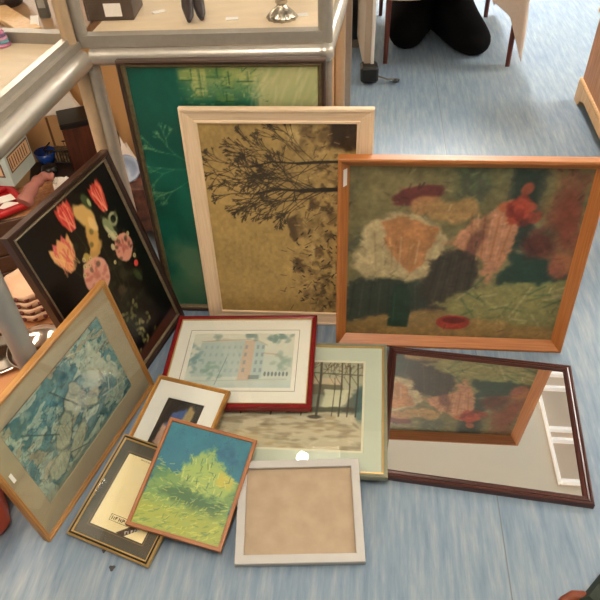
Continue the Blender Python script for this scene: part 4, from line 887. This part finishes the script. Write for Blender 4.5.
c = at(366, 48, 0); e = empty('black_framed_panel', 'black panel in grey frame standing behind the caster stand', 'framed panel', (c.x - .06, c.y + .01, 0)); e.rotation_euler.z = -.05
m = MB(); m.box((-.22, .0, 0), (.035, .025, .9), bev=.004); m.build('frame', plain('grey_frame_paint', (120, 110, 98), .4, .3), e)
m = MB(); m.box((-.19, -.003, .05), (.008, -.0005, .87)); m.build('panel', plain('black_glossy_panel', (12, 11, 11), .15), e)
RED = wood('red_brown_wood', (112, 50, 34), (74, 30, 20), .35, coord='Object')
# black coat on the floor, skinned from a few joints
def skin(name, pts, edges, radii, mat, parent=None, sub=2):
    me = bpy.data.meshes.new(name); me.from_pydata([tuple(p) for p in pts], edges, []); o = bpy.data.objects.new(name, me); SC.collection.objects.link(o)
    s = o.modifiers.new('skin', 'SKIN'); s.use_smooth_shade = True
    if not me.skin_vertices: pass
    for i, r in enumerate(radii): me.skin_vertices[0].data[i].radius = r if isinstance(r, tuple) else (r, r)
    me.skin_vertices[0].data[0].use_root = True
    sb = o.modifiers.new('sub', 'SUBSURF'); sb.levels = sub; sb.render_levels = sub
    me.materials.append(mat)
    dg = bpy.context.evaluated_depsgraph_get(); ev = bpy.data.meshes.new_from_object(o.evaluated_get(dg)); ev.name = name
    bpy.data.objects.remove(o); zmin = min(v.co.z for v in ev.vertices)
    for v in ev.vertices:
        v.co.z = max(v.co.z, .002)
    for p in ev.polygons: p.use_smooth = True
    o = bpy.data.objects.new(name, ev); SC.collection.objects.link(o)
    if not ev.materials: ev.materials.append(mat)
    if parent: o.parent = parent
    return o
COAT = plain('black_cloth', (7, 6, 7), .95, noise=.3, scale=30, bump=.5, spec=.15)
c1 = at(404, 54); c2 = at(408, 34); c3 = at(430, 16); c4 = at(448, 32); c5 = at(463, 48); c6 = at(482, 60)
pts = [lift(c3, .25), lift(c2, .14), lift(c1, .08), lift(c4, .13), lift(c5, .09), lift(c6, .06), lift(c3 + Vector((.0, .35, 0)), .3), lift(c2 + Vector((.02, .3, 0)), .2)]
o = skin('black_coat', pts, [(0, 1), (1, 2), (0, 3), (3, 4), (4, 5), (0, 6), (1, 7)], [(.20, .20), (.14, .15), (.11, .10), (.15, .15), (.13, .12), (.10, .075), (.22, .25), (.15, .2)], COAT)
o['label'] = 'black coat heaped on the floor beside the clothed table'; o['category'] = 'coat'
# table with beige cloth
F1, F2, F3 = Vector((.553, 3.626, 0)), Vector((1.229, 3.509, 0)), Vector((1.30, 4.30, 0))
F4 = F1 + (F3 - F2); base = F2.copy()
e = empty('clothed_table', 'wooden table with red-brown legs under the beige cloth at top right', 'table', base)
ctr = (F1 + F2 + F3 + F4) / 4
cs = [p_ + (p_ - ctr).normalized()*.03 - base for p_ in (F1, F2, F3, F4)]
m = MB(); m.prism([lift(p_, .72) for p_ in cs], [lift(p_, .75) for p_ in cs]); m.build('tabletop', RED, e)
for p_ in (F1, F2, F3, F4):
    m = MB(); q_ = p_ - base; m.tube([q_, lift(q_ + (ctr - p_)*.02, .72)], [.016, .026], 4); m.build('leg', RED, e)
tc = empty('tablecloth', 'beige cloth draped over the table at top right, its corner nearly touching the floor', 'tablecloth', base)
co = [p_ + (p_ - ctr).normalized()*(.085 if k else .045) - base for k, p_ in enumerate((F1, F2, F3, F4))]
def hem(t, L, low):
    d = min(t, 1 - t) * L
    return max(low, .045 + .24*min(1, d/.10) + .75*max(0, min(d, .34) - .10))
m = MB(); n = 48; vs = []; ring_ = []
for k in range(4):
    p_, q_ = co[k], co[(k+1) % 4]; L = (q_ - p_).length; nr = Vector(((q_-p_).y, -(q_-p_).x, 0)).normalized()
    for i in range(n): t = i/n; ring_.append((p_.lerp(q_, t), nr, hem(t, L, .36 if (k == 0 and t < .5) or (k == 3 and t > .5) else 0), t*L))
NR = len(ring_)
for j in range(9):
    for (p_, nr, z0, d) in ring_: vs.append(lift(p_ + nr*(.014*(1-j/8)*math.sin(d*17)) - (p_ + base - ctr)*(.09*(j/8)), z0 + (.758 - z0)*j/8))
fs = [[j*NR+i, j*NR+(i+1) % NR, (j+1)*NR+(i+1) % NR, (j+1)*NR+i] for j in range(8) for i in range(NR)] + [[8*NR+i for i in range(NR)]]
m.add(vs, fs, True); m.build('cloth', plain('beige_tablecloth', (190, 172, 156), .85, noise=.06, scale=60, bump=.2), tc)
# pine chest at the right
f0 = at(574, 99); f1 = at(598, 155); dv = (f1 - f0).normalized(); nx = Vector((-dv.y, dv.x, 0)); nx = nx if nx.x > 0 else -nx
M = Matrix(((dv.x, nx.x, 0, f0.x), (dv.y, nx.y, 0, f0.y), (0, 0, 1, 0), (0, 0, 0, 1)))
e = empty('pine_chest', 'pine chest with bracket plinth standing at the right edge', 'chest', M=M)
m = MB(); m.box((.014, .012, .09), (1.12, .56, .43), bev=.003); m.build('body', PINE, e)
pts = [(0, 0), (.07, 0), (.10, .035), (.16, .055), (.94, .055), (1.0, .035), (1.03, 0), (1.13, 0), (1.13, .105), (0, .105)]
m = MB(); m.prism([(x, 0, z) for x, z in pts], [(x, .035, z) for x, z in pts]); m.box((0, .035, 0), (.035, .10, .105)); m.box((0, .10, .05), (.035, .58, .105)); m.box((0, .52, 0), (.035, .58, .05)); m.build('plinth', PINE_L, e)
m = MB(); m.box((-.0, 0, .105), (1.13, .035, .118), bev=.005); m.build('plinth_moulding', PINE_L, e)
m = MB(); m.box((-.0, -.0, .43), (1.14, .58, .46), bev=.006); m.build('lid', PINE_L, e)

# ------------------------------------------------------------------ foreground corners
pA, pB, pC, pD = at(576, 604), at(603, 571), at(660, 600), at(630, 650)
e = empty('green_bag', 'dark green cloth bag with rust-brown strap at lower right corner', 'bag', pA)
m = MB(); bot = [p_ - pA for p_ in (pA, pB, pC, pD)]; cc = sum(bot, Vector())/4
m.prism(bot, [p_ + Vector((0, 0, .02)) for p_ in bot]); m.prism([p_ + Vector((0, 0, .02)) for p_ in bot], [p_.lerp(cc, .18) + Vector((0, 0, .045)) for p_ in bot]); m.build('body', plain('dark_green_canvas', (34, 46, 36), .8, noise=.2, scale=50, bump=.3), e)
m = MB(); m.tube([at(556, 612, .01) - pA, at(564, 601, .012) - pA, at(573, 596, .014) - pA, at(583, 596, .016) - pA, at(592, 603, .03) - pA], [.009, .011, .012, .012, .010], 14); m.build('strap', plain('rust_brown_leather', (128, 62, 36), .4, noise=.3), e)
c = at(-12, 480, .0)
m = MB()
e = empty('orange_bag', 'bright orange glossy plastic bag behind the gold frame at left edge', 'bag', (-.845, .83, 0))
m.lathe([(0, 0), (.07, 0), (.085, .03), (.09, .10), (.08, .18), (.05, .24), (.03, .27), (.04, .30), (0, .30)], n=40, wob=lambda a_, j: .06*math.sin(5*a_+j) + .03*math.sin(11*a_-2*j)); m.build('bag', plain('orange_plastic', (232, 88, 28), .3, noise=.25, scale=12), e)
for (px, py, r_, lb) in ((112, 568, .006, 'larger dark scuff mark on floor below the black frame'), (104, 551, .004, 'smaller dark scuff mark on floor left of the larger one')):
    c = at(px, py); m = MB(); m.lathe([(0, .0008), (r_, .0004), (r_*1.2, 0)], n=18, wob=lambda a_, j: .25*math.sin(3*a_)); o = m.build('scuff_mark', plain('dark_scuff', (62, 60, 62), .7)); o.location = c
    o['label'] = lb; o['category'] = 'scuff mark'

# ------------------------------------------------------------------ pieces of a part hang under that part
SUB = {'inner_moulding': 'frame', 'gold_slip': 'frame', 'black_moulding': 'frame', 'inner_mat_board': 'mat_board', 'ruled_border': 'mat_board', 'lettering': 'paper', 'stamp_border': 'paper',
       'printed_field': 'printed_panel', 'printed_stripes': 'printed_panel', 'front_printed_field': 'front_printed_panel', 'lever_pad': 'brake_lever', 'caster_wheel': 'caster_housing', 'screen': 'body',
       'paper_label': 'carton', 'plinth_moulding': 'plinth', 'glass_bead': 'glass_channel', 'rebate_edge_strip': 'frame', 'card_seam': 'carton'}
for o in list(bpy.data.objects):
    b = o.name.split('.')[0]
    if b in SUB and o.parent:
        for q in o.parent.children:
            if q.name.split('.')[0] == SUB[b]: o.parent = q; break
